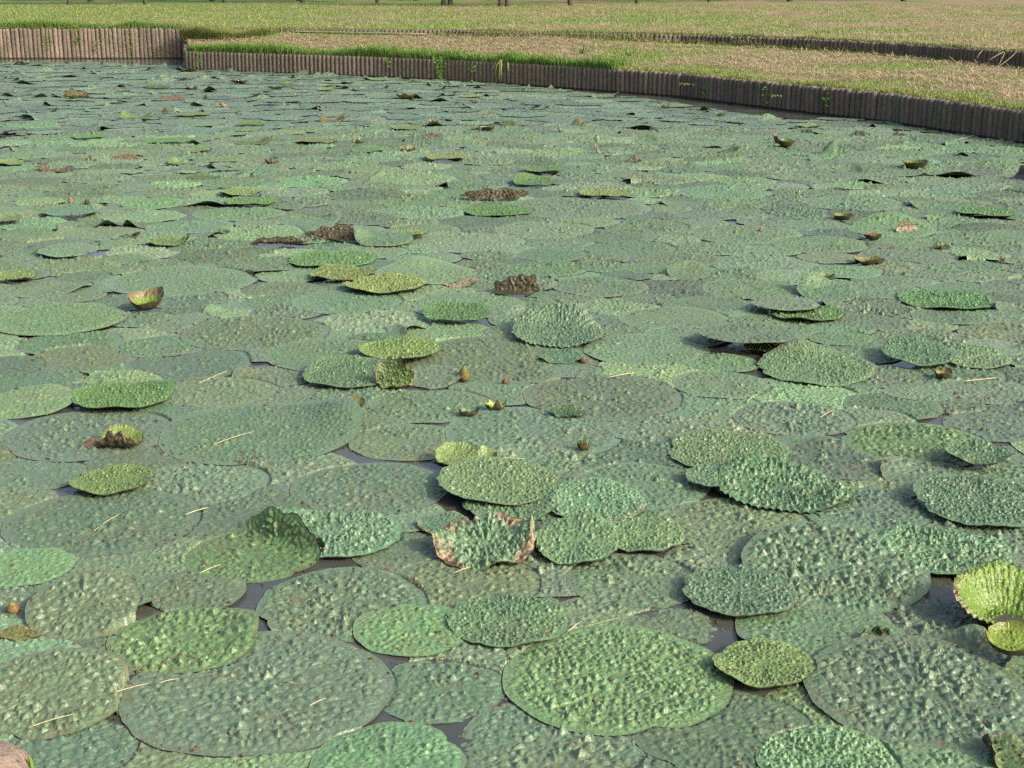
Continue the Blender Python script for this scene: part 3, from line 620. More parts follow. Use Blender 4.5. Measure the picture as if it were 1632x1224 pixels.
 (313,200,56,'G',dict(z=.03)), (310,184,48,'Y',dict(z=.03,h=5)), (142,220,50,'Y',dict(h=8,tint=(.12,.27,.05))), (267,226,70,'Y',dict(h=9,z=.03,tint=(.13,.26,.05))), (313,216,55,'G',dict()),
 (315,242,40,'Y',dict(h=9,z=.03)), (505,226,68,'Y',dict(h=8,z=.04)), (403,229,62,'C',dict(L=[(20,40,.08)],b=.8)), (200,254,46,'B',dict(L=[(90,60,.07)],tint=(.18,.11,.06))),
 (290,262,44,'C',dict(L=[(150,30,.10)],q=.5,tint=(.10,.18,.05),lab='triangular green flap standing up beside white glints, upper left',lm='triangular green flap')),
 (50,201,96,'g',dict()), (17,262,45,'Y',dict(h=9)), (43,268,90,'g',dict()), (90,273,60,'B',dict(L=[(160,40,.08),(20,40,.06)],tint=(.14,.10,.06))), (237,253,33,'g',dict()),
 (382,292,120,'G',dict()), (493,290,126,'g',dict()), (307,143,17,'B',dict(c=.08)), (382,133,30,'B',dict(c=.06,tint=(.13,.10,.06))), (440,143,30,'C',dict(c=.06,tint=(.06,.12,.03))), (522,144,28,'Y',dict(h=6,L=[(20,40,.08)])),
 (277,159,42,'B',dict(L=[(90,80,.07)],tint=(.14,.09,.05))), (530,194,42,'B',dict(L=[(150,40,.08),(20,40,.1)],tint=(.13,.12,.03))), (467,135,36,'C',dict(L=[(150,30,.09)])),
 (357,172,24,'B',dict(c=.06,tint=(.22,.13,.07))), (263,180,10,'B',dict(c=.11,tint=(.1,.08,.03))), (145,257,18,'B',dict(c=.05)), (36,104,22,'C',dict(c=.05,tint=(.06,.1,.03))),
 (320,284,50,'C',dict(L=[(90,60,.04)])), (385,283,40,'B',dict(L=[(90,60,.05)])), (433,261,20,'B',dict(c=.06)), (640,205,12,'B',dict(c=.05)), (540,111,9,'B',dict(c=.03)),
 (1060,172,16,'C',dict(c=.04)), (1430,217,24,'B',dict(L=[(60,50,.07)],tint=(.07,.06,.03))), (1500,396,30,'C',dict(L=[(90,60,.05)],tint=(.06,.09,.02))), (1595,420,10,'B',dict(c=.05)),
]
BUDS = [(740,607,20,.10,(.13,.12,.04),'brown and green bud standing right of the dark bumpy pad'), (113,324,8,.07,(.25,.14,.07),'orange-brown bud standing on a pad at the far left'),
 (139,327,9,.08,(.05,.035,.025),'dark bud leaning at the edge of a pad, far left'), (323,414,6,.06,(.2,.12,.06),'small brown bud in front of the small dark gap, left field'),
 (1212,370,6,.06,(.2,.13,.07),'tiny brown bud upright on the pale pad right of centre'), (22,978,22,.05,(.2,.13,.05),'small ribbed green-topped bud floating at the left edge'),
 (930,577,14,.035,(.11,.07,.045),'pointed brown bud poking up in front of the rearing ridged pad'),
 (1500,398,9,.05,(.06,.05,.03),'dark bud between flat pads on the right'), (805,612,11,.04,(.13,.08,.05),'brown bud at the water slit behind the tiny bright leaf')]
STRAWS = [((318,613),(363,594),'pale straw lying on a pad behind the big up-tilted pad'), ((340,711),(405,691),'pale straw lying across the big up-tilted pad'),
 ((150,849),(190,824),'pale bent straw on the left part of the very wide left pad'), ((296,823),(333,813),'short pale straw on the right part of the very wide left pad'),
 ((968,604),(1012,597),'pale straw on the broad flat pad, centre right'), ((1535,610),(1590,605),'pale straw right of the small yellow leaf cup'),
 ((1190,643),(1207,632),'short straw in front of the tan peaked pad, left one'), ((1306,668),(1330,655),'short straw on the deeply bumped pad'),
 ((905,1010),(925,996),'forked pale straw beside the crinkled bottom centre pad'), ((45,1164),(122,1143),'long yellow straw on the ragged pad at the bottom left'),
 ((180,1108),(240,1094),'straw bridging the gap left of the broad lower left pad'), ((253,1093),(284,1087),'thick short straw on the broad lower left pad'),
 ((455,1091),(480,1101),'brown straw stub on the broad lower left pad'), ((493,1129),(520,1118),'pale straw at the right end of the broad lower left pad'),
 ((318,917),(352,904),'pale straw in front of the dark arched leaf'), ((600,912),(628,921),'pale straw below the gap right of the dark arched leaf'),
 ((722,917),(750,908),'straw poking from the front of the scorched crumpled leaf'), ((1029,1051),(1058,1059),'straw on the right of the biggest bright green pad'),
 ((1342,1093),(1356,1116),'bent straw on the broad lower right pad'), ((1402,1031),(1436,1023),'straw beside the thin curled leaf edge'),
 ((738,731),(835,735),'long straw lying behind the top pad of the central pile'), ((930,1003),(985,990),'thin green straw on the back edge of the biggest bright pad'),
 ((1500,229),(1566,213),'long yellow reed floating by the right log wall')]

class Pad: pass
def mk_pad(x, y, R, kind, o, idx):
    p = Pad(); p.x, p.y, p.R, p.kind, p.o, p.i = x, y, R, kind, o, idx
    rs = np.random.RandomState(1000+idx); p.rs = rs
    p.pri = o.get('p', PRI[kind]+rs.uniform(-.4, .4)); p.dist = math.hypot(x, y)
    p.zb = o.get('z', ZB[kind])+(p.pri % 1)*.002
    p.wav = o.get('wav', {'O': .003, 'G': .004, 'g': .004, 'D': .007, 'Y': .008}.get(kind, .006))*rs.uniform(.7, 1.3)
    p.ph = rs.uniform(0, 6.28, 6); p.q = o.get('q', (rs.uniform(.94, 1.06) if 'lab' not in o else 1.0) if kind not in 'CB' else .6)
    p.n = [(math.radians(a), .10, .13) for a in o.get('n', [])]
    if not p.n and kind in 'OGgDY' and rs.uniform() < .55: p.n = [(rs.uniform(0, 6.28), rs.uniform(.04, .12), rs.uniform(.08, .2))]
    p.c = o.get('c', {'Y': .014, 'D': .004}.get(kind, 0))*(.7 if (kind == 'F' and o['w'] < 50) else 1); p.L = o.get('L', [])
    p.frag = o.get('frag', 0)
    if kind == 'B' and p.R < .16 and p.c: p.L = list(p.L)+[(rs.uniform(60, 150), 45, p.c*.9), (rs.uniform(180, 360), 35, p.c*.5)]; p.c *= .35
    el = math.atan2(CAM_H, p.dist); p.tilt = 0.0
    if 'h' in o:
        s = min(.95, o['h']/o['w']/p.q); p.tilt = max(-.03, min(.28, math.asin(s)-el))*.8
    return p
def rim(p, th):
    f = 1+.018*np.sin(2*th+p.ph[0])+.014*np.sin(3*th+p.ph[1])+.010*np.sin(5*th+p.ph[2])+.006*np.sin(11*th+p.ph[3])
    if p.kind in 'DYCB': f = f+.012*np.sin(17*th+p.ph[4])+.008*np.sin(29*th+p.ph[5])
    if p.kind == 'O': f = f+(.05 if p.frag else .022)*(fbm(th*5.1+p.i, th*0, p.i, 3)-.5)+(.03 if p.frag else .01)*(fbm(th*16+p.i, th*0, p.i, 2)-.5)
    if p.kind in 'CB' : f = f+.05*np.sin(4*th+p.ph[4])+.06*np.sin(7*th+p.ph[5])
    for a, dep, wd in p.n:
        dd = np.abs((th-a+math.pi) % (2*math.pi)-math.pi); f = f-dep*np.exp(-(dd/wd)**1.3)
    return f*p.R
def macro(p, X, Y):
    r = np.hypot(X, Y/p.q)/p.R; th = np.arctan2(Y, X)
    z = p.zb+p.tilt*(Y+p.R*p.q*.9)*(1 if p.tilt > 0 else .3)
    z = z+p.wav*(r**2)*np.sin(3*th+p.ph[1])+.5*p.wav*r**3*np.sin(7*th+p.ph[2])
    if p.c:
        z = z+(p.c*sstep(.45, .95, r) if p.o.get('flatc') else p.c*np.minimum(r, 1.2)**(2.5 if p.c > .04 else 6))
    for a, wd, H in p.L:
        dd = np.degrees(np.abs((th-math.radians(a)+math.pi) % (2*math.pi)-math.pi))
        z = z+H*np.exp(-(dd/wd)**2)*sstep(.25, 1.05, r)**1.3
    z = np.maximum(z, .0) if not p.frag else z-(.0035 if p.frag == 1 else .0055)
    return z
def overlaps(a, b): return math.hypot(a.x-b.x, a.y-b.y) < (a.R+b.R)*1.05
_unit = {}
def unit_disc(N_):
    if N_ not in _unit:
        a = np.linspace(-1, 1, N_+1); A, B = np.meshgrid(a, a, indexing='ij'); A, B = A.ravel(), B.ravel()
        x = A*np.sqrt(1-B*B/2); y = B*np.sqrt(1-A*A/2)
        i = np.arange(N_*(N_+1)).reshape(N_, N_+1)[:, :-1].ravel()
        F = np.c_[i, i+N_+1, i+N_+2, i+1]
        k = np.arange((N_+1)**2).reshape(N_+1, N_+1); bd = np.r_[k[0, :], k[1:, -1], k[-1, :-1][::-1], k[1:-1, 0][::-1]]
        _unit[N_] = (x, y, F, bd)
    return _unit[N_]
def pad_geo(p, uppers, far=False):
    rs = p.rs; o = p.o; kind = p.kind
    sp_ = p.dist/1442*(1.25 if kind in 'OGg' else .85)
    if far: sp_ = p.R*2/12
    n = int(np.clip(2*p.R/max(sp_, .0042), 8, 190)); n += n % 2
    if kind in 'CBF': n = max(n, 28)
    ux, uy, F, bd = unit_disc(n)
    r = np.hypot(ux, uy); th = np.arctan2(uy, ux)
    fr = rim(p, th)/p.R; k = 1+(fr-1)*r**3
    X, Y = ux*p.R*k, uy*p.R*k*p.q
    z = macro(p, X, Y); vein = np.zeros(len(X)); 
    if not far:
        dense = kind in 'DYFC' or o.get('dense')
        cell = (.016 if kind in 'YF' else .0205 if (kind in 'DC' or o.get('dense')) else .042)
        if o.get('big'): cell = .032
        if kind in 'Gg' and not o.get('dense'): cell = .032
        cell = max(min(cell, p.R*.28), sp_*2.4, p.dist*(.0024 if dense else .0031))
        wx = X+.35*cell*(fbm(X/cell*.6, Y/cell*.6, p.i, 2)-.5)*2; wy = Y+.35*cell*(fbm(X/cell*.6+40, Y/cell*.6, p.i, 2)-.5)*2
        f1, f2, ca, cb, dx1, dy1 = vor(wx/cell+7*p.i, wy/cell, p.i)
        e = np.clip((f2-f1), 0, 1)
        vein = sstep(.14, .02, e) if not dense else sstep(.10, .0, e)*.4
        amp0 = cell*(1.2 if kind in 'YF' else 1.08 if dense else .54)*min(1, .35+.65*p.R/.15)*o.get('amp', 1.0)
        amp0 *= 1+.05*np.clip(p.dist-7, 0, 12) if not dense else (1.0 if p.dist < 10 else max(.45, 1-.05*(p.dist-10)))
        if o.get('big'): amp0 *= .8
        if dense:
            am = amp0*(.35+.65*ca)*(1-.35*r**4); prof = e**.75
        else:
            cen = .35+.9*np.exp(-(r/.62)**2)           # heaped middle, flat rim
            clump = sstep(.35, .7, fbm(X*5, Y*5, p.i+5, 2))
            am = amp0*(.42+.66*ca**1.5*cen*(.45+.8*clump)); prof = e*(1.75-.75*e)
        ridge = 1-.5*np.abs(np.cos(cb*6.28)*dx1+np.sin(cb*6.28)*dy1)/(f1+.15)
        g1, g2, _a, _b, _c, _d = vor(wx/cell*2.1+3, wy/cell*2.1, p.i+50)
        fine = np.clip(g2-g1, 0, 1)*am*.30
        wob = .35*(fbm(X*9, Y*9, p.i+3, 2)-.5)
        rv = np.minimum(np.abs(np.sin(7*th+wob+p.ph[0]))/7, np.where(r > .42, np.abs(np.sin(14*th+2*wob+p.ph[0]+.4))/14, 9))*r*p.R
        vv = .35+.65*sstep(0, cell*.33, rv); vein = np.maximum(vein, sstep(cell*.10, 0, rv)*(.8 if not dense else .3)*(r > .12))
        bump = (am*prof*ridge*1.35+fine)*vv*np.clip((.99-r)/(.16 if not dense else .06), .12, 1)
        if o.get('ribs') or p.c > .04: bump = bump+(.011 if p.R > .15 else .006)*r**2*np.abs(np.sin(22*th+2*np.sin(3*th)))
        z = z+bump
    # anything lying on top presses this pad down
    wxp, wyp = X+p.x, Y+p.y
    for q in uppers:
        lx, ly = wxp-q.x, wyp-q.y
        rr = np.hypot(lx, ly/q.q); ins = rr < rim(q, np.arctan2(ly/q.q, lx))*1.012
        if ins.any():
            z = np.where(ins, np.minimum(z, macro(q, lx, ly)-.006), z)
    dz = z-p.zb*0
    for (a, d0, Rc, am_) in o.get('K', []):
        a = math.radians(a); am_ = math.radians(am_); d0 = d0*p.R
        ca_, sa_ = math.cos(a), math.sin(a); s = X*ca_+Y*sa_; t_ = s-d0+ .012*np.sin(9*(X*sa_-Y*ca_)/p.R*1.3+p.ph[0]); m_ = t_ > 0
        fi_ = np.minimum(t_/Rc, am_); ex = np.maximum(t_-Rc*am_, 0); zz = z-p.zb
        s2 = d0+Rc*np.sin(fi_)+ex*math.cos(am_)-np.sin(fi_)*zz; z2 = p.zb+Rc*(1-np.cos(fi_))+ex*math.sin(am_)+np.cos(fi_)*zz
        ds = np.where(m_, s2-s, 0); X = X+ds*ca_; Y = Y+ds*sa_; z = np.where(m_, z2, z)
    # leaf colour: hue differs leaf by leaf; withered rim and patches are brown
    base = np.array(o.get('tint', TINT[kind]))*rs.uniform(.86, 1.14)*np.array([rs.uniform(.9, 1.12), 1, rs.uniform(.88, 1.14)])
    if 'tint' in o and kind in 'YG': base = base*.62+np.array(TINT['G'])*.38
    base = base*.86+base.mean()*.14
    if o.get('light'): base = base*1.16+np.array([.012, .006, .0])
    if kind == 'B': base = base*.75
    base = base*o.get('val', 1)
    if o.get('g'): base = base*np.array([1, 1.15, .85])
    T = np.tile(base, (len(X), 1))
    nn = fbm(X*14+p.i, Y*14, 3, 3)
    T = T*(1+.16*sstep(.84, .93, r+.05*(nn-.5)))[:, None]
    bz = o.get('b', rs.choice([0, .1, .25])); 
    if bz:
        amt = sstep(o.get('bw', .90), 1.0, r+(.10 if 'bw' not in o else .35)*(nn-.5)*2)*bz
        if 'ba' in o:
            dd = np.degrees(np.abs((th-math.radians(o['ba'])+math.pi) % (2*math.pi)-math.pi)); amt = amt*0.2+sstep(.80, .98, r+.15*(nn-.5))*np.exp(-(dd/45)**2)*bz
        if bz > 1: amt = np.maximum(amt, sstep(.60, .85, r+.9*(nn-.5))*.9)
        amt = np.clip(amt, 0, 1)[:, None]
        br = np.where((fbm(X*40, Y*40, 9, 2) > .5)[:, None], np.array([.30, .22, .13]) if bz > .5 else np.array([.10, .10, .04]), np.array([.11, .06, .035]))
        T = T*(1-amt)+br*amt
    if kind == 'F' and not o.get('flatc'): T = T*(1-sstep(.8, .97, r)[:, None]*.5)+np.array([.13, .09, .03])*sstep(.8, .97, r)[:, None]*.5
    V = np.c_[X, Y, z]
    return V, F, T, vein, r, bd, n
def pad_object(p, uppers):
    V, F, T, vein, r, bd, n = pad_geo(p, uppers)
    # a skirt turns the rim down so the leaf has an edge of real thickness
    th_ = .004 if p.kind in 'OGg' else .006
    raised = p.kind in 'DYCFB' or p.o.get('K') or p.o.get('L') or p.zb > .015
    S = V[bd].copy(); S[:, 2] -= th_; S[:, :2] *= .985 if not p.o.get('K') else 1.0
    m_ = len(bd); nv = len(V); jj = np.arange(m_); SF = np.c_[bd[jj], nv+jj, nv+(jj+1) % m_, bd[(jj+1) % m_]]
    V2 = np.vstack([V, S]); F2 = np.vstack([F, SF]); T2 = np.vstack([T, T[bd]*.0+np.array([.07, .045, .02])]); v2 = np.r_[vein, vein[bd]*0]
    me = fast_mesh('lily_pad', V2, F2, True, {'tint': T2, 'vein': v2})
    mat = M_YOUNG if p.kind in 'YFC' else M_OLD
    if p.o.get('flip'): mat = M_OLD
    if p.o.get('flip') : me.materials.append(M_UNDER)
    o = link('lily_pad' if p.kind not in 'CB' else 'curled_leaf', me, None if p.o.get('flip') else mat)
    o.location = (p.x, p.y, 0)
    if raised and (p.dist < 26):
        W = V.copy(); g_ = np.zeros((n+1, n+1, 3)); P3 = V.reshape(n+1, n+1, 3)
        da = np.gradient(P3, axis=0); db = np.gradient(P3, axis=1); nr = np.cross(da, db); nr /= np.linalg.norm(nr, axis=2)[:, :, None]+1e-9
        k3 = 2                                                   # coarser, smooth underside
        W = (P3-nr*(.007*(1-r.reshape(n+1, n+1)**10)+.0035)[:, :, None])
        if n % k3 == 0: W = W[::k3, ::k3]
        a_, b_ = W.shape[:2]; W = W.reshape(-1, 3)
        W[:, :2] *= .994 if not p.o.get('K') else 1
        i = np.arange(a_*b_).reshape(a_, b_); FF = np.c_[i[:-1, :-1].ravel(), i[:-1, 1:].ravel(), i[1:, 1:].ravel(), i[1:, :-1].ravel()]
        un = link('underside', fast_mesh('underside', W, FF, True), M_OLD if False else M_UNDER, o)
    return o

pads = []
for i, (u, v, wpx, kind, o) in enumerate(PADS):
    x, y, dep = G(u, v, o.get('z', ZB[kind])*.7); o = dict(o); o['w'] = wpx
    pads.append(mk_pad(x, y, wpx/2*dep/FPX, kind, o, i))
ncat = len(pads)
# fill the rest of the pond: always the widest bare spot gets the next pad
st = .06; gx = np.arange(-17, 10.6, st); gy = np.arange(4.0, LY, st); GX, GY = np.meshgrid(gx, gy, indexing='ij')
def dist_line(L, X, Y):
    best = np.full(X.shape, 1e9); side = np.zeros(X.shape)
    for (ax, ay), (bx, by) in zip(L[:-1], L[1:]):
        dx, dy = bx-ax, by-ay; t_ = np.clip(((X-ax)*dx+(Y-ay)*dy)/(dx*dx+dy*dy), 0, 1)
        qx, qy = X-ax-t_*dx, Y-ay-t_*dy; d_ = np.hypot(qx, qy); m_ = d_ < best; best = np.where(m_, d_, best); side = np.where(m_, np.sign(dx*qy-dy*qx), side)
    return best*side           # positive = landward
wallD = np.minimum(-dist_line(WR, GX, GY), LY-.1-GY)
wallD = np.where((GX < WR[0][0]) , LY-.1-GY, wallD)
wallD = np.where((GX < WR[0][0]) & (GY < WR[0][1]), np.minimum(LY-.1-GY, 9), wallD)
# strips of open water kept free along parts of the walls
gap_r = np.interp(GX, [-8.5, -1.5, 0.5, 2.3, 3.6, 5.0, 5.6, 7.5], [.15, .15, .35, .9, 1.25, 1.25, .3, .15])
gap_l = np.interp(GX, [-16, -11.5, -11, -8], [2.0, 2.4, 3.9, 3.9])
wallD = wallD-np.where(GX > WR[0][0]-.3, gap_r, gap_l*.9)
view = np.abs(GX) < (.375*GY+1.2)
D = np.minimum(.62+.12*vnoise(GX*1.1, GY*1.1, 3), wallD+.12); D = np.where(view & (wallD > .05), D, -1)
for p in pads: D = np.minimum(D, np.hypot(GX-p.x, GY-p.y)-p.R*(.93 if p.kind not in 'CB' else .3))
# slits of open water seen in the photograph
for u, v, wpx, asp in [(75,938,85,.33),(35,950,60,.3),(232,1130,46,1.1),(225,1185,60,.5),(460,1190,110,.35),(640,1070,26,1.8),(740,1190,30,1.2),(655,840,40,.45),(545,895,60,.3),(238,722,40,.4),(600,640,40,.5),(600,660,30,.5),
                    (1340,1000,50,.45),(1505,1000,80,.4),(1115,790,40,.6),(880,640,60,.3),(1180,895,40,.3),(975,760,60,.18),(700,935,60,.2),(655,605,40,.5),(490,458,90,.2),(605,437,35,.25),(940,397,60,.14),(1025,501,75,.16),(940,375,40,.12),(375,410,40,.2),(1575,645,80,.2),
                    (1265,430,40,.2),(30,790,80,.18),(60,800,60,.2),(205,990,30,.4),(575,690,40,.4),(15,1040,60,.4)]:
    x, y, dep = G(u, v); R_ = wpx/2*dep/FPX
    D = np.where((GX-x)**2+((GY-y)*R_/(max(.05, asp*R_/math.sin(math.atan2(CAM_H, y)))))**2 < R_**2, -1, D)
HOLES = []
RH = np.random.RandomState(23)
for k in range(60):
    y = 9+30*RH.uniform()**.8; x = RH.uniform(-.37, .37)*y*(1 if RH.uniform() < .5 else -1); x = -abs(x) if RH.uniform() < .3 else x; a_, b_ = RH.uniform(.10, .30), RH.uniform(.07, .16)
    HOLES.append((x, y, (a_+b_)*.5))
for u, v, wpx in [(433,169,30),(250,192,24),(328,266,26),(360,274,34),(20,237,40),(33,258,34),(13,218,40),(163,159,16),(483,197,30),(383,218,22),(505,175,20),(225,278,24),(470,165,20)]:
    x, y, dep = G(u, v); HOLES.append((x, y, wpx/2*dep/FPX*1.7))
Hd = np.full(GX.shape, 9.0)
for x, y, r_ in HOLES: Hd = np.minimum(Hd, np.hypot(GX-x, (GY-y))-r_*.8)
D = np.where(Hd < 0, -1, D)
RF = np.random.RandomState(7); fillers = []
blocked = D <= -1+1e-6
while len(fillers) < 2600:
    k = int(np.argmax(D)); i, j = divmod(k, D.shape[1]); dm = D[i, j]
    x, y = float(GX[i, j]), float(GY[i, j])
    if dm < .055: break
    if dm > .45: R_ = RF.uniform(.30, .47)
    else: R_ = min(RF.uniform(.24, .46), dm+RF.uniform(.10, .20))
    R_ = min(R_, max(.1, wallD[i, j]+.12))
    R_ = min(R_, max(.13, Hd[i, j]+.03))
    x += RF.uniform(-.03, .03); y += RF.uniform(-.03, .03)
    fillers.append(mk_pad(x, y, R_, 'O' if RF.uniform() < .66 else 'G', {'p': RF.uniform(0, 1.9), 'w': 0, 'frag': 1 if (RF.uniform() < .22 and y < 14) else 0, 'light': int(RF.uniform() < .3), 'amp': RF.uniform(.8, 1.4), 'val': RF.uniform(.82, 1.2), 'L': [(RF.uniform(0, 360), RF.uniform(14, 35), RF.uniform(.02, .06)*(1+y/50))] if RF.uniform() < .22 else []}, 1000+len(fillers)))
    i0, i1 = max(0, i-25), i+26; j0, j1 = max(0, j-25), j+26
    D[i0:i1, j0:j1] = np.minimum(D[i0:i1, j0:j1], np.hypot(GX[i0:i1, j0:j1]-x, GY[i0:i1, j0:j1]-y)-R_*.95)
    D[i, j] = min(D[i, j], -.01)
def shows(p):
    u, v, dd = pix(p.x, p.y); rw = p.R*FPX/dd; inside = (-rw*.6 < u < 1632+rw*.6) and (v < 1224+rw*.35)
    return rw*rw*CAM_H/p.dist if inside else 0
fillers.sort(key=shows, reverse=True)
NT = max(0, 299-sum(1 for p in pads if p.kind not in 'CB'))
solo = pads+fillers[:NT]; rest = [p for p in fillers[NT:]]
allp = pads+fillers
print('pads', ncat, 'fillers', len(fillers), 'solo', len(solo))
cells = {}
for p in allp:
    for a in range(int((p.x-p.R-.1)//1), int((p.x+p.R+.1)//1)+1):
        for b_ in range(int((p.y-p.R-.1)//1), int((p.y+p.R+.1)//1)+1): cells.setdefault((a, b_), set()).add(p)
def uppers_of(p):
    s = set()
    for a in range(int((p.x-p.R)//1), int((p.x+p.R)//1)+1):
        for b_ in range(int((p.y-p.R)//1), int((p.y+p.R)//1)+1): s |= cells.get((a, b_), set())
    return sorted([q for q in s if q is not p and q.pri > p.pri and overlaps(p, q) and q.R > .04 and q.kind not in 'B'], key=lambda q: q.i)
# labels
LM = [(p.o['lm'], *pix(p.x, p.y)[:2], p) for p in pads if 'lm' in p.o]
LM += [('left corner of the pond', 300, 112, None), ('dark water by the right wall', 1130, 168, None), ('far left log wall', 60, 102, None), ('tuft hanging over the right wall', 815, 142, None), ('middle of the right log wall', 1421, 200, None), ('right end of the log wall', 1610, 238, None), ('open water in the lower left', 232, 1150, None)]
KW = {'O': 'flat blue-green pad', 'G': 'smooth green pad', 'g': 'bright green flat pad', 'D': 'crinkled pad', 'Y': 'raised yellow-green pad', 'C': 'curled green leaf', 'B': 'withered leaf scrap', 'F': 'small leaf cup'}
ORD = ['nearest', 'second', 'third', 'fourth', 'fifth', 'sixth', 'seventh', 'eighth', 'ninth', 'tenth', 'eleventh', 'twelfth']
buckets = {}
for p in solo:
    if 'lab' in p.o: continue
    u, v, dd = pix(p.x, p.y); best = min((l for l in LM if l[3] is not p), key=lambda l: math.hypot(u-l[1], (v-l[2])*2.6))
    du, dv = u-best[1], (v-best[2])*2.6; a = math.degrees(math.atan2(-dv, du)) % 360
    dr = ['right of', 'behind and right of', 'behind', 'behind and left of', 'left of', 'front left of', 'in front of', 'front right of'][int(((a+22.5) % 360)//45)]
    buckets.setdefault((best[0], dr, KW[p.kind]), []).append((math.hypot(du, dv), p))
for (ln, dr, kw), L in buckets.items():
    L.sort(key=lambda t: t[0])
    for k, (_, p) in enumerate(L):
        p.lab = (f'{kw} {dr} the {ln}' if len(L) == 1 else f'{ORD[min(k, 11)]} {kw} {dr} the {ln}')
for p in solo:
    ob = pad_object(p, uppers_of(p))
    tag(ob, p.o.get('lab') or p.lab, 'curled leaf' if p.kind in 'CB' else 'lily pad', 'curled scraps of lily leaf' if p.kind in 'CB' else 'lily pads covering the pond')
    if p.o.get('pool'):
        a = np.linspace(0, 2*np.pi, 25)[:-1]; V = np.vstack([[0, -.005, 0], np.c_[p.R*.62*np.cos(a), p.R*.55*np.sin(a)-.005, a*0]]); V[:, 2] += .014
        F = np.array([(0, 1+k, 1+(k+1) % 24) for k in range(24)])
        link('rain_water', fast_mesh('rain_water', V, F, False), M_WATER, ob)
parts = []; mids = []
for p in rest:
    md = p.dist < 24
    V, F, T, vein, r, bd, n = pad_geo(p, uppers_of(p) if p.dist < 30 else [], far=not md); mids.append(np.full(len(F), int(md)))
    V = V+np.array([p.x, p.y, p.rs.uniform(0, .022) if not md else p.rs.uniform(0, .004)]); parts.append((V, F, {'tint': T, 'vein': vein}))
V, F, A = join_parts(parts)
me_ = fast_mesh('distant_lily_pads', V, F, True, A); me_.materials.append(M_FAR); me_.materials.append(M_OLD); me_.polygons.foreach_set('material_index', np.concatenate(mids).astype(np.int32))
tag(link('distant_lily_pads', me_), 'carpet of overlapping flat lily pads filling the far part of the pond', 'lily pads', kind='stuff')
SOLO = solo
def top_at(x, y):
    z = 0.0
    for p in cells.get((int(x//1), int(y//1)), ()):
        lx, ly = x-p.x, y-p.y
        if math.hypot(lx, ly/p.q) < p.R*.97: z = max(z, float(macro(p, np.array([lx]), np.array([ly]))[0]))
    return z

# ---------------------------------------------------------------- buds, straws, floating crumbs
def tube(pts, rad, na=8, cap=True):
    P = np.array(pts, float); rad = np.array(rad, float); T = np.gradient(P, axis=0); T /= np.linalg.norm(T, axis=1)[:, None]
    up = np.array([0, 0, 1.]) if abs(T[0][2]) < .9 else np.array([1., 0, 0]); V = []
    for p, t_, r_ in zip(P, T, rad):
        a1 = np.cross(t_, up); a1 /= np.linalg.norm(a1); a2 = np.cross(t_, a1)
        for k in range(na): an = 2*math.pi*k/na; V.append(p+r_*(math.cos(an)*a1+math.sin(an)*a2))
    F = [(i*na+k, i*na+(k+1) % na, (i+1)*na+(k+1) % na, (i+1)*na+k) for i in range(len(P)-1) for k in range(na)]
    V.append(P[0]); V.append(P[-1]); n0, n1 = len(V)-2, len(V)-1
    F += [(n0, (k+1) % na, k, k) for k in range(na)]+[(n1, (len(P)-1)*na+k, (len(P)-1)*na+(k+1) % na, (len(P)-1)*na+(k+1) % na) for k in range(na)]
    return np.array(V), tri_fix(F)
for i, (u, v, wpx, hgt, tc, lab) in enumerate(BUDS):
    x, y, dep = G(u, v+2); r0 = wpx/2*dep/FPX; rs = np.random.RandomState(i); z0 = top_at(x, y)
    zs = np.array([-.01, .1, .3, .5, .7, .85, .95, 1.0])*hgt; rr = np.array([.35, .8, 1, .9, .65, .4, .22, .05])*r0
    lx = rs.uniform(-.15, .15)*hgt
    V, F = tube([(lx*(zz/hgt)**2, 0, zz) for zz in zs], rr*1.0, 14)
    V[:, :2] *= (1+.07*np.sin(np.arctan2(V[:, 1], V[:, 0])*7))[:, None]
    sp = []
    for k in range(46):                                           # prickles
        a = rs.uniform(0, 6.28); q = rs.uniform(.1, .8); rad = np.interp(q*hgt, zs, rr)*.95; c_ = np.array([rad*math.cos(a)+lx*q*q, rad*math.sin(a), q*hgt]); d_ = np.array([math.cos(a), math.sin(a), .5])*r0*.35
        s_ = np.array([-math.sin(a), math.cos(a), 0])*r0*.07; sp.append((np.array([c_-s_, c_+s_, c_+d_]), np.array([(0, 1, 2)]), {'tint': np.tile(np.array([.2, .14, .05]), (3, 1))}))
    tt_ = np.tile(np.array(tc), (len(V), 1)); tt_ = tt_*(1-.0*V[:, 2:])+np.where(V[:, 2:] > hgt*.75, np.array([[.05, .12, .02]]), 0)*.6
    V, F, A = join_parts([(V, F, {'tint': tt_})]+sp)
    o = link('lily_bud', fast_mesh('lily_bud', V, F, True, A), M_BUD); o.location = (x, y, z0); tag(o, lab, 'bud', 'buds among the pads')
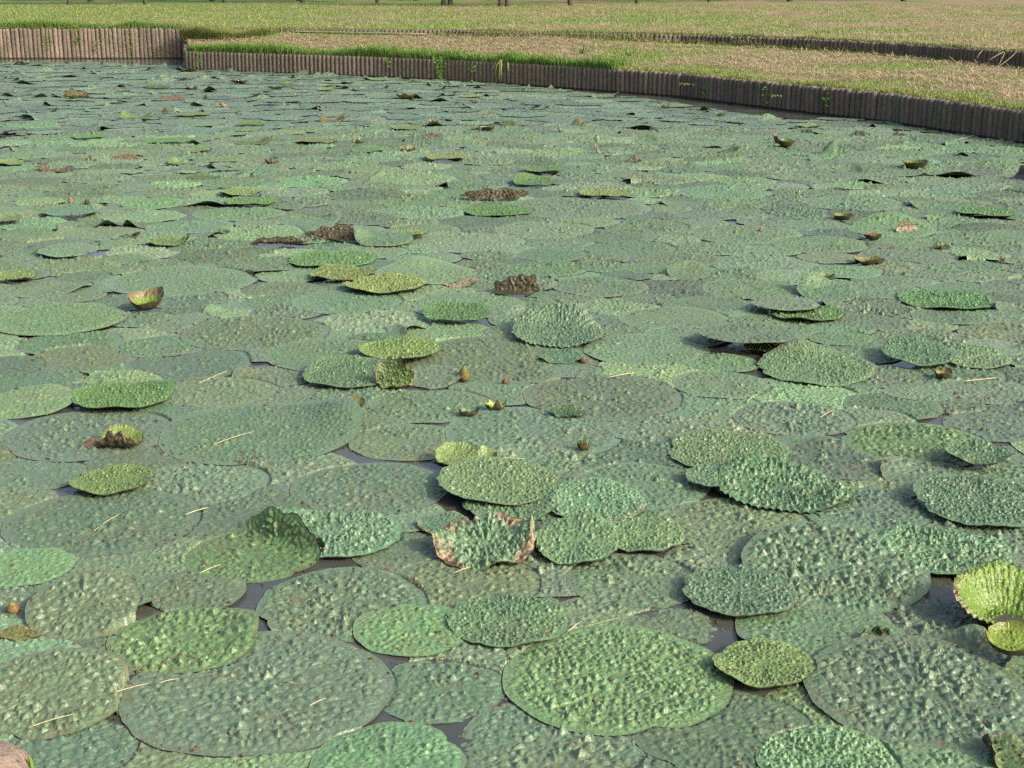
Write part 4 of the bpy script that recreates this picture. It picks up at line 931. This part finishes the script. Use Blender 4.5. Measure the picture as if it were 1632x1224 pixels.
for i, (a, b_, lab) in enumerate(STRAWS):
    z0 = max(top_at(*G(*a)[:2]), top_at(*G(*b_)[:2]))+.006; A1_, B1_ = np.array([*G(*a, z0)[:2], z0]), np.array([*G(*b_, z0)[:2], z0+.004]); rs = np.random.RandomState(50+i)
    L_ = np.linalg.norm(B1_-A1_); mid = (A1_+B1_)/2; pr = np.array([-(B1_-A1_)[1], (B1_-A1_)[0], 0])/L_; bend = rs.uniform(-.025, .025)
    pts = [A1_+(B1_-A1_)*t_+pr*L_*bend*math.sin(math.pi*t_)+np.array([0, 0, .009+.003*math.sin(math.pi*t_)]) for t_ in np.linspace(0, 1, 7)]
    far_ = math.hypot(*mid[:2]); r_ = .0013+.00009*far_
    V, F = tube([q-mid for q in pts], np.array([.7, 1.1, 1, 1, .95, .85, .4])*r_, 6)
    tc = np.array([.55, .47, .28])*rs.uniform(.75, 1.1) if 'brown' not in lab else np.array([.2, .12, .06])
    if 'green' in lab: tc = np.array([.25, .33, .1])
    o = link('straw', fast_mesh('straw', V, F, True, {'tint': np.tile(tc, (len(V), 1))}), M_STRAW); o.location = mid; tag(o, lab, 'straw', 'straws fallen on the pads')
# crumbs: brown flakes and seeds caught on the leaves and in the gaps
RD = np.random.RandomState(5); n = 3600; dd = 4.6+26*RD.uniform(0, 1, n)**1.5; x = RD.uniform(-.38, .38, n)*dd
cl = fbm(x*1.4, dd*1.4, 77, 3); k = RD.uniform(0, 1, n) < sstep(.42, .62, cl)*.9+.06; x, y = x[k], dd[k]
rp = [p for p in solo if p.kind in 'OG' and p.dist < 22]; ex, eyy = [], []
for p in rp:
    m_ = int(15*p.R/.35); a = (RD.uniform(0, 6.28)+RD.normal(0, .7, m_)) if RD.uniform() < .75 else RD.uniform(0, 6.28, m_); q = RD.uniform(.93, 1.05, m_); fr = rim(p, a)*q
    ex.append(p.x+fr*np.cos(a)); eyy.append(p.y+fr*np.sin(a)*p.q)
x = np.r_[x, np.concatenate(ex)]; y = np.r_[y, np.concatenate(eyy)]; n = len(x)
z = np.array([top_at(a, b_) for a, b_ in zip(x, y)])+.003
s = RD.uniform(.003, .011, n)*(1+y*.03); a = RD.uniform(0, 6.28, n); Vc = []
cc = np.where(RD.uniform(0, 1, (n, 1)) < .6, np.array([[.075, .038, .022]]), np.where(RD.uniform(0, 1, (n, 1)) < .5, np.array([[.03, .022, .016]]), np.array([[.16, .13, .06]])))
for j, (ax, ay, az) in enumerate([(1, 0, 0), (.1, .55, .1), (-1, .1, 0), (-.1, -.5, 0), (.1, 0, .75)]):
    q = s*RD.uniform(.8, 1.3, n); Vc.append(np.c_[x+q*(ax*np.cos(a)-ay*np.sin(a)), y+q*(ax*np.sin(a)+ay*np.cos(a)), z+q*az])
V = np.stack(Vc, 1).reshape(-1, 3); b5 = np.arange(n)[:, None]*5; F = np.concatenate([b5+[0, 1, 4], b5+[1, 2, 4], b5+[2, 3, 4], b5+[3, 0, 4]])
tag(link('leaf_litter', fast_mesh('leaf_litter', V, F, False, {'tint': np.repeat(cc, 5, axis=0)}), M_STRAW), 'brown crumbs and seeds littering the pads', 'litter', kind='stuff')

# ---------------------------------------------------------------- plants on and over the walls
def tuft(name, x, y, z, n, hmin, hmax, spread, lab, cat, out=None, base=(.13, .28, .03), lean=(.2, 1.1), droop=0):
    rs = np.random.RandomState(int(abs(x*97+y*13)) % 9999); parts = []
    for k in range(n):
        a = rs.uniform(0, 6.28) if out is None else out+rs.normal(0, .6); L_ = rs.uniform(hmin, hmax); ln = rs.uniform(*lean); w_ = rs.uniform(.006, .012)*(1+y/60)
        p0 = np.array([rs.uniform(-1, 1)*spread, rs.uniform(-.3, .3)*spread, 0]); pts = []
        for t_ in np.linspace(0, 1, 6):
            pts.append(p0+np.array([math.cos(a)*L_*ln*t_, math.sin(a)*L_*ln*t_, L_*(t_*.9-t_*t_*(.3+droop*rs.uniform(.8, 1.2)))]))
        pts = np.array(pts); s_ = np.array([-math.sin(a), math.cos(a), 0])*w_; ww = np.array([.6, 1, 1, .8, .5, .05])[:, None]
        V = np.vstack([pts-s_*ww, pts+s_*ww]); F = [(i, i+1, i+7, i+6) for i in range(5)]
        c_ = np.array(base)*rs.uniform(.7, 1.35); c_ = c_*(1-.3)+np.array([.3, .32, .1])*.3*rs.uniform(0, 1.4)
        parts.append((V, np.array(F), {'tint': np.tile(c_, (12, 1))}))
    V, F, A = join_parts(parts); o = link(name, fast_mesh(name, V, F, True, A), M_BLADE); o.location = (x, y, z); tag(o, lab, cat, None); return o
def at_wall(u, v): return G(u, v, ZL)
x, y, _ = G(812, 99, ZL); tuft('grass_tuft', x, y, ZL+.02, 46, .25, .55, .22, 'big pale green grass tuft hanging over the middle of the low log wall', 'grass tuft', out=-1.9, base=(.22, .32, .08), droop=1.3)
x, y, _ = G(862, 101, ZL); tuft('grass_tuft', x, y, ZL+.02, 12, .25, .5, .12, 'few pale blades drooping over the low wall, right of the big tuft', 'grass tuft', out=-1.8, base=(.26, .34, .12), droop=1.4)
x, y, _ = G(440, 84, ZL); tuft('grass_tuft', x, y, ZL+.02, 22, .2, .42, .3, 'drooping green blades over the low wall near the pond corner', 'grass tuft', out=-1.6, droop=1.1)
x, y, _ = G(930, 92, ZL); tuft('grass_tuft', x, y, ZL, 26, .3, .55, .12, 'tall upright weed on the edge of the low wall, centre', 'weed', base=(.14, .24, .06), lean=(.05, .35))
x, y, _ = G(1003, 94, ZL); tuft('grass_tuft', x, y, ZL, 18, .25, .45, .14, 'sparse upright weed right of centre on the low wall', 'weed', base=(.16, .26, .07), lean=(.05, .4))
x, y, _ = G(1457, 158, ZL*.7); tuft('grass_tuft', x-.05, y-.12, ZL*.62, 26, .10, .22, .05, 'green tuft sprouting from a joint of the low wall on the right', 'weed', out=2.2, base=(.12, .26, .03), lean=(.1, .8), droop=.2)
x, y, _ = G(1580, 185, ZL*.6); tuft('grass_tuft', x-.05, y-.14, ZL*.55, 20, .10, .2, .05, 'dark green weed growing from the low wall near the right edge', 'weed', out=3.6, base=(.06, .18, .03), lean=(.2, .9), droop=.5)
x, y, _ = G(1095, 125, ZL); tuft('grass_tuft', x-.05, y-.10, ZL*.75, 14, .1, .2, .1, 'little weed on the face of the low wall, right of centre', 'weed', base=(.12, .22, .03), droop=.6)
x, y, _ = G(1240, 140, ZL); tuft('grass_tuft', x-.05, y-.10, ZL*.7, 12, .1, .22, .1, 'little weed on the face of the low wall where it starts to widen', 'weed', base=(.11, .2, .04), droop=.6)
def leafy(x, y, z0, z1, n, w_, lab, base=(.10, .26, .03)):
    """creeper of small leaves clinging to the wall face"""
    rs = np.random.RandomState(int(abs(x)*31+n)); parts = []
    for k in range(n):
        q = rs.uniform(0, 1); c_ = np.array([rs.normal(0, w_*(.4+.6*q)), -rs.uniform(.0, .05), z0+(z1-z0)*q]); s_ = rs.uniform(.015, .035)
        a, e = rs.uniform(0, 6.28), rs.uniform(-.6, .9); d1 = np.array([math.cos(a), -.3, math.sin(e)])*s_; d2 = np.array([-math.sin(a)*.6, .1, .6*math.cos(a)])*s_
        V = np.array([c_-d1, c_+d2, c_+d1, c_-d2]); parts.append((V, np.array([(0, 1, 2, 3)]), {'tint': np.tile(np.array(base)*rs.uniform(.6, 1.5), (4, 1))}))
    st_, sf = tube([(0, -.02, z0), (.02, -.03, (z0+z1)/2), (-.01, -.02, z1)], [.006, .006, .005], 5)
    V, F, A = join_parts(parts); o = link('creeper', fast_mesh('creeper', V, F, False, A), M_BLADE); o.location = (x, y, 0)
    link('stem', fast_mesh('stem', st_, sf, True, {'tint': np.tile(np.array([.1, .08, .03]), (len(st_), 1))}), M_BARK, o)
    tag(o, lab, 'creeper'); return o
def wall_face(u, zt, line=WR):
    A, _ = resample(line, .02); us = [pix(a, b_, zt)[0] for a, b_ in A]; k = int(np.argmin(np.abs(np.array(us)-u))); return A[k]
for u, z0, z1, n, w_, lab in [(706, .02, .56, 110, .10, 'leafy creeper with white flowers climbing the low wall, left of the big tuft'), (757, .22, .42, 26, .07, 'broad-leaved sprig on the low wall beside the big tuft'),
        (622, .25, .5, 30, .10, 'green creeper patch high on the low wall, left of the leafy creeper'), (1128, .05, .35, 34, .07, 'dark creeper streak down the low wall, right of centre'),
        (1225, .05, .4, 34, .07, 'green creeper streak down the low wall below the right lawn'), (1322, .1, .4, 22, .05, 'thin creeper with tiny white flowers on the right part of the low wall'), (320, .1, .5, 44, .12, 'creeper at the rounded corner of the low wall')]:
    q = wall_face(u, ZL); leafy(q[0]-.05, q[1]-.10, z0, z1, n, w_, lab)
for u, z0, z1, n, w_, lab in [(124, .45, .98, 90, .12, 'leafy weed spilling down the tall tan wall, left one'), (75, .25, .75, 55, .12, 'small green climber on the tall tan wall near the left edge'), (150, .2, .55, 40, .12, 'sparse climber low on the tall tan wall, middle'), (210, .15, .9, 60, .14, 'thin yellowish climber on the tall tan wall, right part')]:
    q = wall_face(u, ZU, WL); leafy(q[0], q[1]-.09, z0, z1, n, w_, lab, base=(.14, .26, .03))
# pale reeds arching over the terrace wall at the right
for i, (a, m_, b_, lab) in enumerate([((1601, 82), (1590, 87), (1576, 96), 'pale reed arching over the upper wall at the right, shortest'), ((1620, 83), (1605, 98), (1586, 109), 'pale reed arching over the upper wall at the right, longest'), ((1602, 82), (1597, 95), (1590, 106), 'pale reed hanging straight down the upper wall at the right'), ((1567, 80), (1560, 84), (1558, 93), 'short hooked reed at the top of the upper wall')]):
    q0 = wall_face(a[0], ZU, WT); dpt = pix(q0[0], q0[1], ZU)[2]
    def P3(u, v, dep): dx, dy = (u-816)/FPX, (612-v)/FPX; return np.array([dx*dep, (CP+dy*SP)*dep, CAM_H+(-SP+dy*CP)*dep])
    A_, M_, B_ = P3(*a, dpt-.05), P3(*m_, dpt-.35), P3(*b_, dpt-.5)
    pts = [A_*(1-t_)**2+2*M_*t_*(1-t_)+B_*t_*t_ for t_ in np.linspace(0, 1, 8)]; c_ = pts[0]
    V, F = tube([q-c_ for q in pts], np.array([1, 1, .9, .9, .8, .7, .5, .2])*.0065, 5)
    o = link('reed', fast_mesh('reed', V, F, True, {'tint': np.tile(np.array([.36, .32, .18]), (len(V), 1))}), M_STRAW); o.location = c_; tag(o, lab, 'reed')
# long grey timber lying at the foot of the terrace wall
p0, p1 = np.array(wall_face(433, ZU, WT))+[0, -.14], np.array(wall_face(680, ZU, WT))+[0, -.30]
pts = [(*(p0*(1-t_)+p1*t_), .865*(1-t_)+.80*t_) for t_ in np.linspace(0, 1, 9)]; c_ = np.array(pts[4])
V, F = tube([np.array(q)-c_ for q in pts], [.020]*9, 10); o = link('timber_pole', fast_mesh('timber_pole', V, F, True, {'tint': np.tile(np.array([.20, .175, .14]), (len(V), 1))}), M_WOOD); o.location = c_
tag(o, 'long thin grey pole lying in the hay below the upper wall', 'pole')
# stone in the lower left corner with a few blades
x, y, _ = G(4, 1212, .02); import bmesh
bm = bmesh.new(); bmesh.ops.create_icosphere(bm, subdivisions=4, radius=1)
for v_ in bm.verts:
    c_ = v_.co; nz = float(fbm(np.array([c_.x*2+5]), np.array([c_.y*2+c_.z*1.7]), 4)[0]); k_ = .8+.45*nz
    v_.co = Vector((c_.x*.20*k_, c_.y*.17*k_, c_.z*.085*k_))
me = bpy.data.meshes.new('stone'); bm.to_mesh(me); bm.free()
at_ = me.attributes.new('tint', 'FLOAT_COLOR', 'POINT'); at_.data.foreach_set('color', np.tile(np.array([.26, .20, .16, 1], np.float32), len(me.vertices)))
for pg in me.polygons: pg.use_smooth = True
o = link('stone', me, M_STONE); o.location = (x-.07, y-.12, .015); tag(o, 'pinkish stone at the water edge in the bottom left corner', 'stone')
x, y, _ = G(52, 1222, .0); tuft('grass_tuft', x, y-.06, 0, 6, .10, .17, .04, 'few thin green blades beside the stone in the bottom left corner', 'grass tuft', base=(.2, .34, .06), lean=(.05, .35))

# ---------------------------------------------------------------- trees beyond the lawn
def tree(x, y, r, H, seed, lab, double=False):
    rs = np.random.RandomState(seed); z0 = float(lawn_z(np.array([x]), np.array([y]))[0]); root = empty('tree', (x, y, z0)); tag(root, lab, 'tree', 'row of trees beyond the lawn')
    stems = [(-.17, .0), (.17, .05)] if double else [(0, 0)]
    parts = []
    for sx_, sy_ in stems:
        ln = rs.uniform(-.2, .2); pts = [(sx_+ln*t_*t_+.04*math.sin(5*t_), sy_+.05*math.cos(4*t_), -.15+t_*H*.85) for t_ in np.linspace(0, 1, 12)]
        V, F = tube(pts, r*np.array([1.35, 1.05, .98, .95, .9, .85, .8, .7, .6, .45, .3, .12]), 10); parts.append((V, F, {'tint': np.tile(np.array([.09, .075, .065]), (len(V), 1))}))
        for k in range(7):
            q = rs.uniform(.35, .75); a = rs.uniform(0, 6.28); b0 = np.array([sx_+ln*q*q, sy_, -.15+q*H*.85]); L_ = rs.uniform(.9, 1.9)
            V, F = tube([b0, b0+[math.cos(a)*L_*.5, math.sin(a)*L_*.5, L_*.35], b0+[math.cos(a)*L_, math.sin(a)*L_, L_*.8]], [r*.4, r*.25, r*.06], 6); parts.append((V, F, {'tint': np.tile(np.array([.09, .075, .065]), (len(V), 1))}))
    V, F, A = join_parts(parts); link('trunk', fast_mesh('trunk', V, F, True, A), M_BARK, root)
    n = 2600; cl = rs.normal(0, 1, (26, 3))*[1.25, 1.25, .9]+[0, 0, H*.72]; c_ = cl[rs.randint(0, 26, n)]+rs.normal(0, .42, (n, 3)); s_ = rs.uniform(.07, .16, (n, 1))
    d1 = rs.normal(0, 1, (n, 3)); d1 /= np.linalg.norm(d1, axis=1)[:, None]; d2 = np.cross(d1, rs.normal(0, 1, (n, 3))); d2 /= np.linalg.norm(d2, axis=1)[:, None]
    V = np.stack([c_-d1*s_, c_+d2*s_*.6, c_+d1*s_, c_-d2*s_*.6], 1).reshape(-1, 3); b4 = np.arange(n)[:, None]*4; F = b4+[0, 1, 2, 3]
    link('crown', fast_mesh('crown', V, F, False, {'tint': np.repeat(np.array([.06, .12, .03])*rs.uniform(.7, 1.4, (n, 1)), 4, axis=0)}), M_CROWN, root)
for i, (u, v, dbl, r, lab) in enumerate([(110,8,0,.10,'leftmost slim tree trunk at the top of the photo'), (231,7,0,.10,'second slim tree trunk from the left at the top'), (357,4,0,.10,'third slim tree trunk from the left at the top'),
        (482,4.5,0,.11,'fourth slim tree trunk from the left at the top'), (601,4,0,.10,'single trunk just left of the first twin trunk'), (712,9,1,.13,'left one of the two twin-stemmed dark trunks'), (803,10,1,.13,'right one of the two twin-stemmed dark trunks'),
        (908,8,0,.12,'single trunk just right of the second twin trunk'), (1015,5,0,.11,'second trunk right of the twin-stemmed trunks'), (1130,3,0,.10,'rightmost visible tree trunk at the top of the photo')]):
    x, y, _ = G(u, v, ZU); tree(x, y, r, 5.6+(i*37 % 10)*.1, 300+i, lab, bool(dbl))
for i in range(9):    # a second row further back that shades the far lawn
    tree(-26+i*6.1+(i*13 % 5)*.4, 92+(i*29 % 7), .15, 6.5, 400+i, ['farther tree behind the row, '+s_ for s_ in ('first from the left', 'second from the left', 'third from the left', 'fourth from the left', 'fifth from the left', 'sixth from the left', 'seventh from the left', 'eighth from the left', 'last on the right')][i])
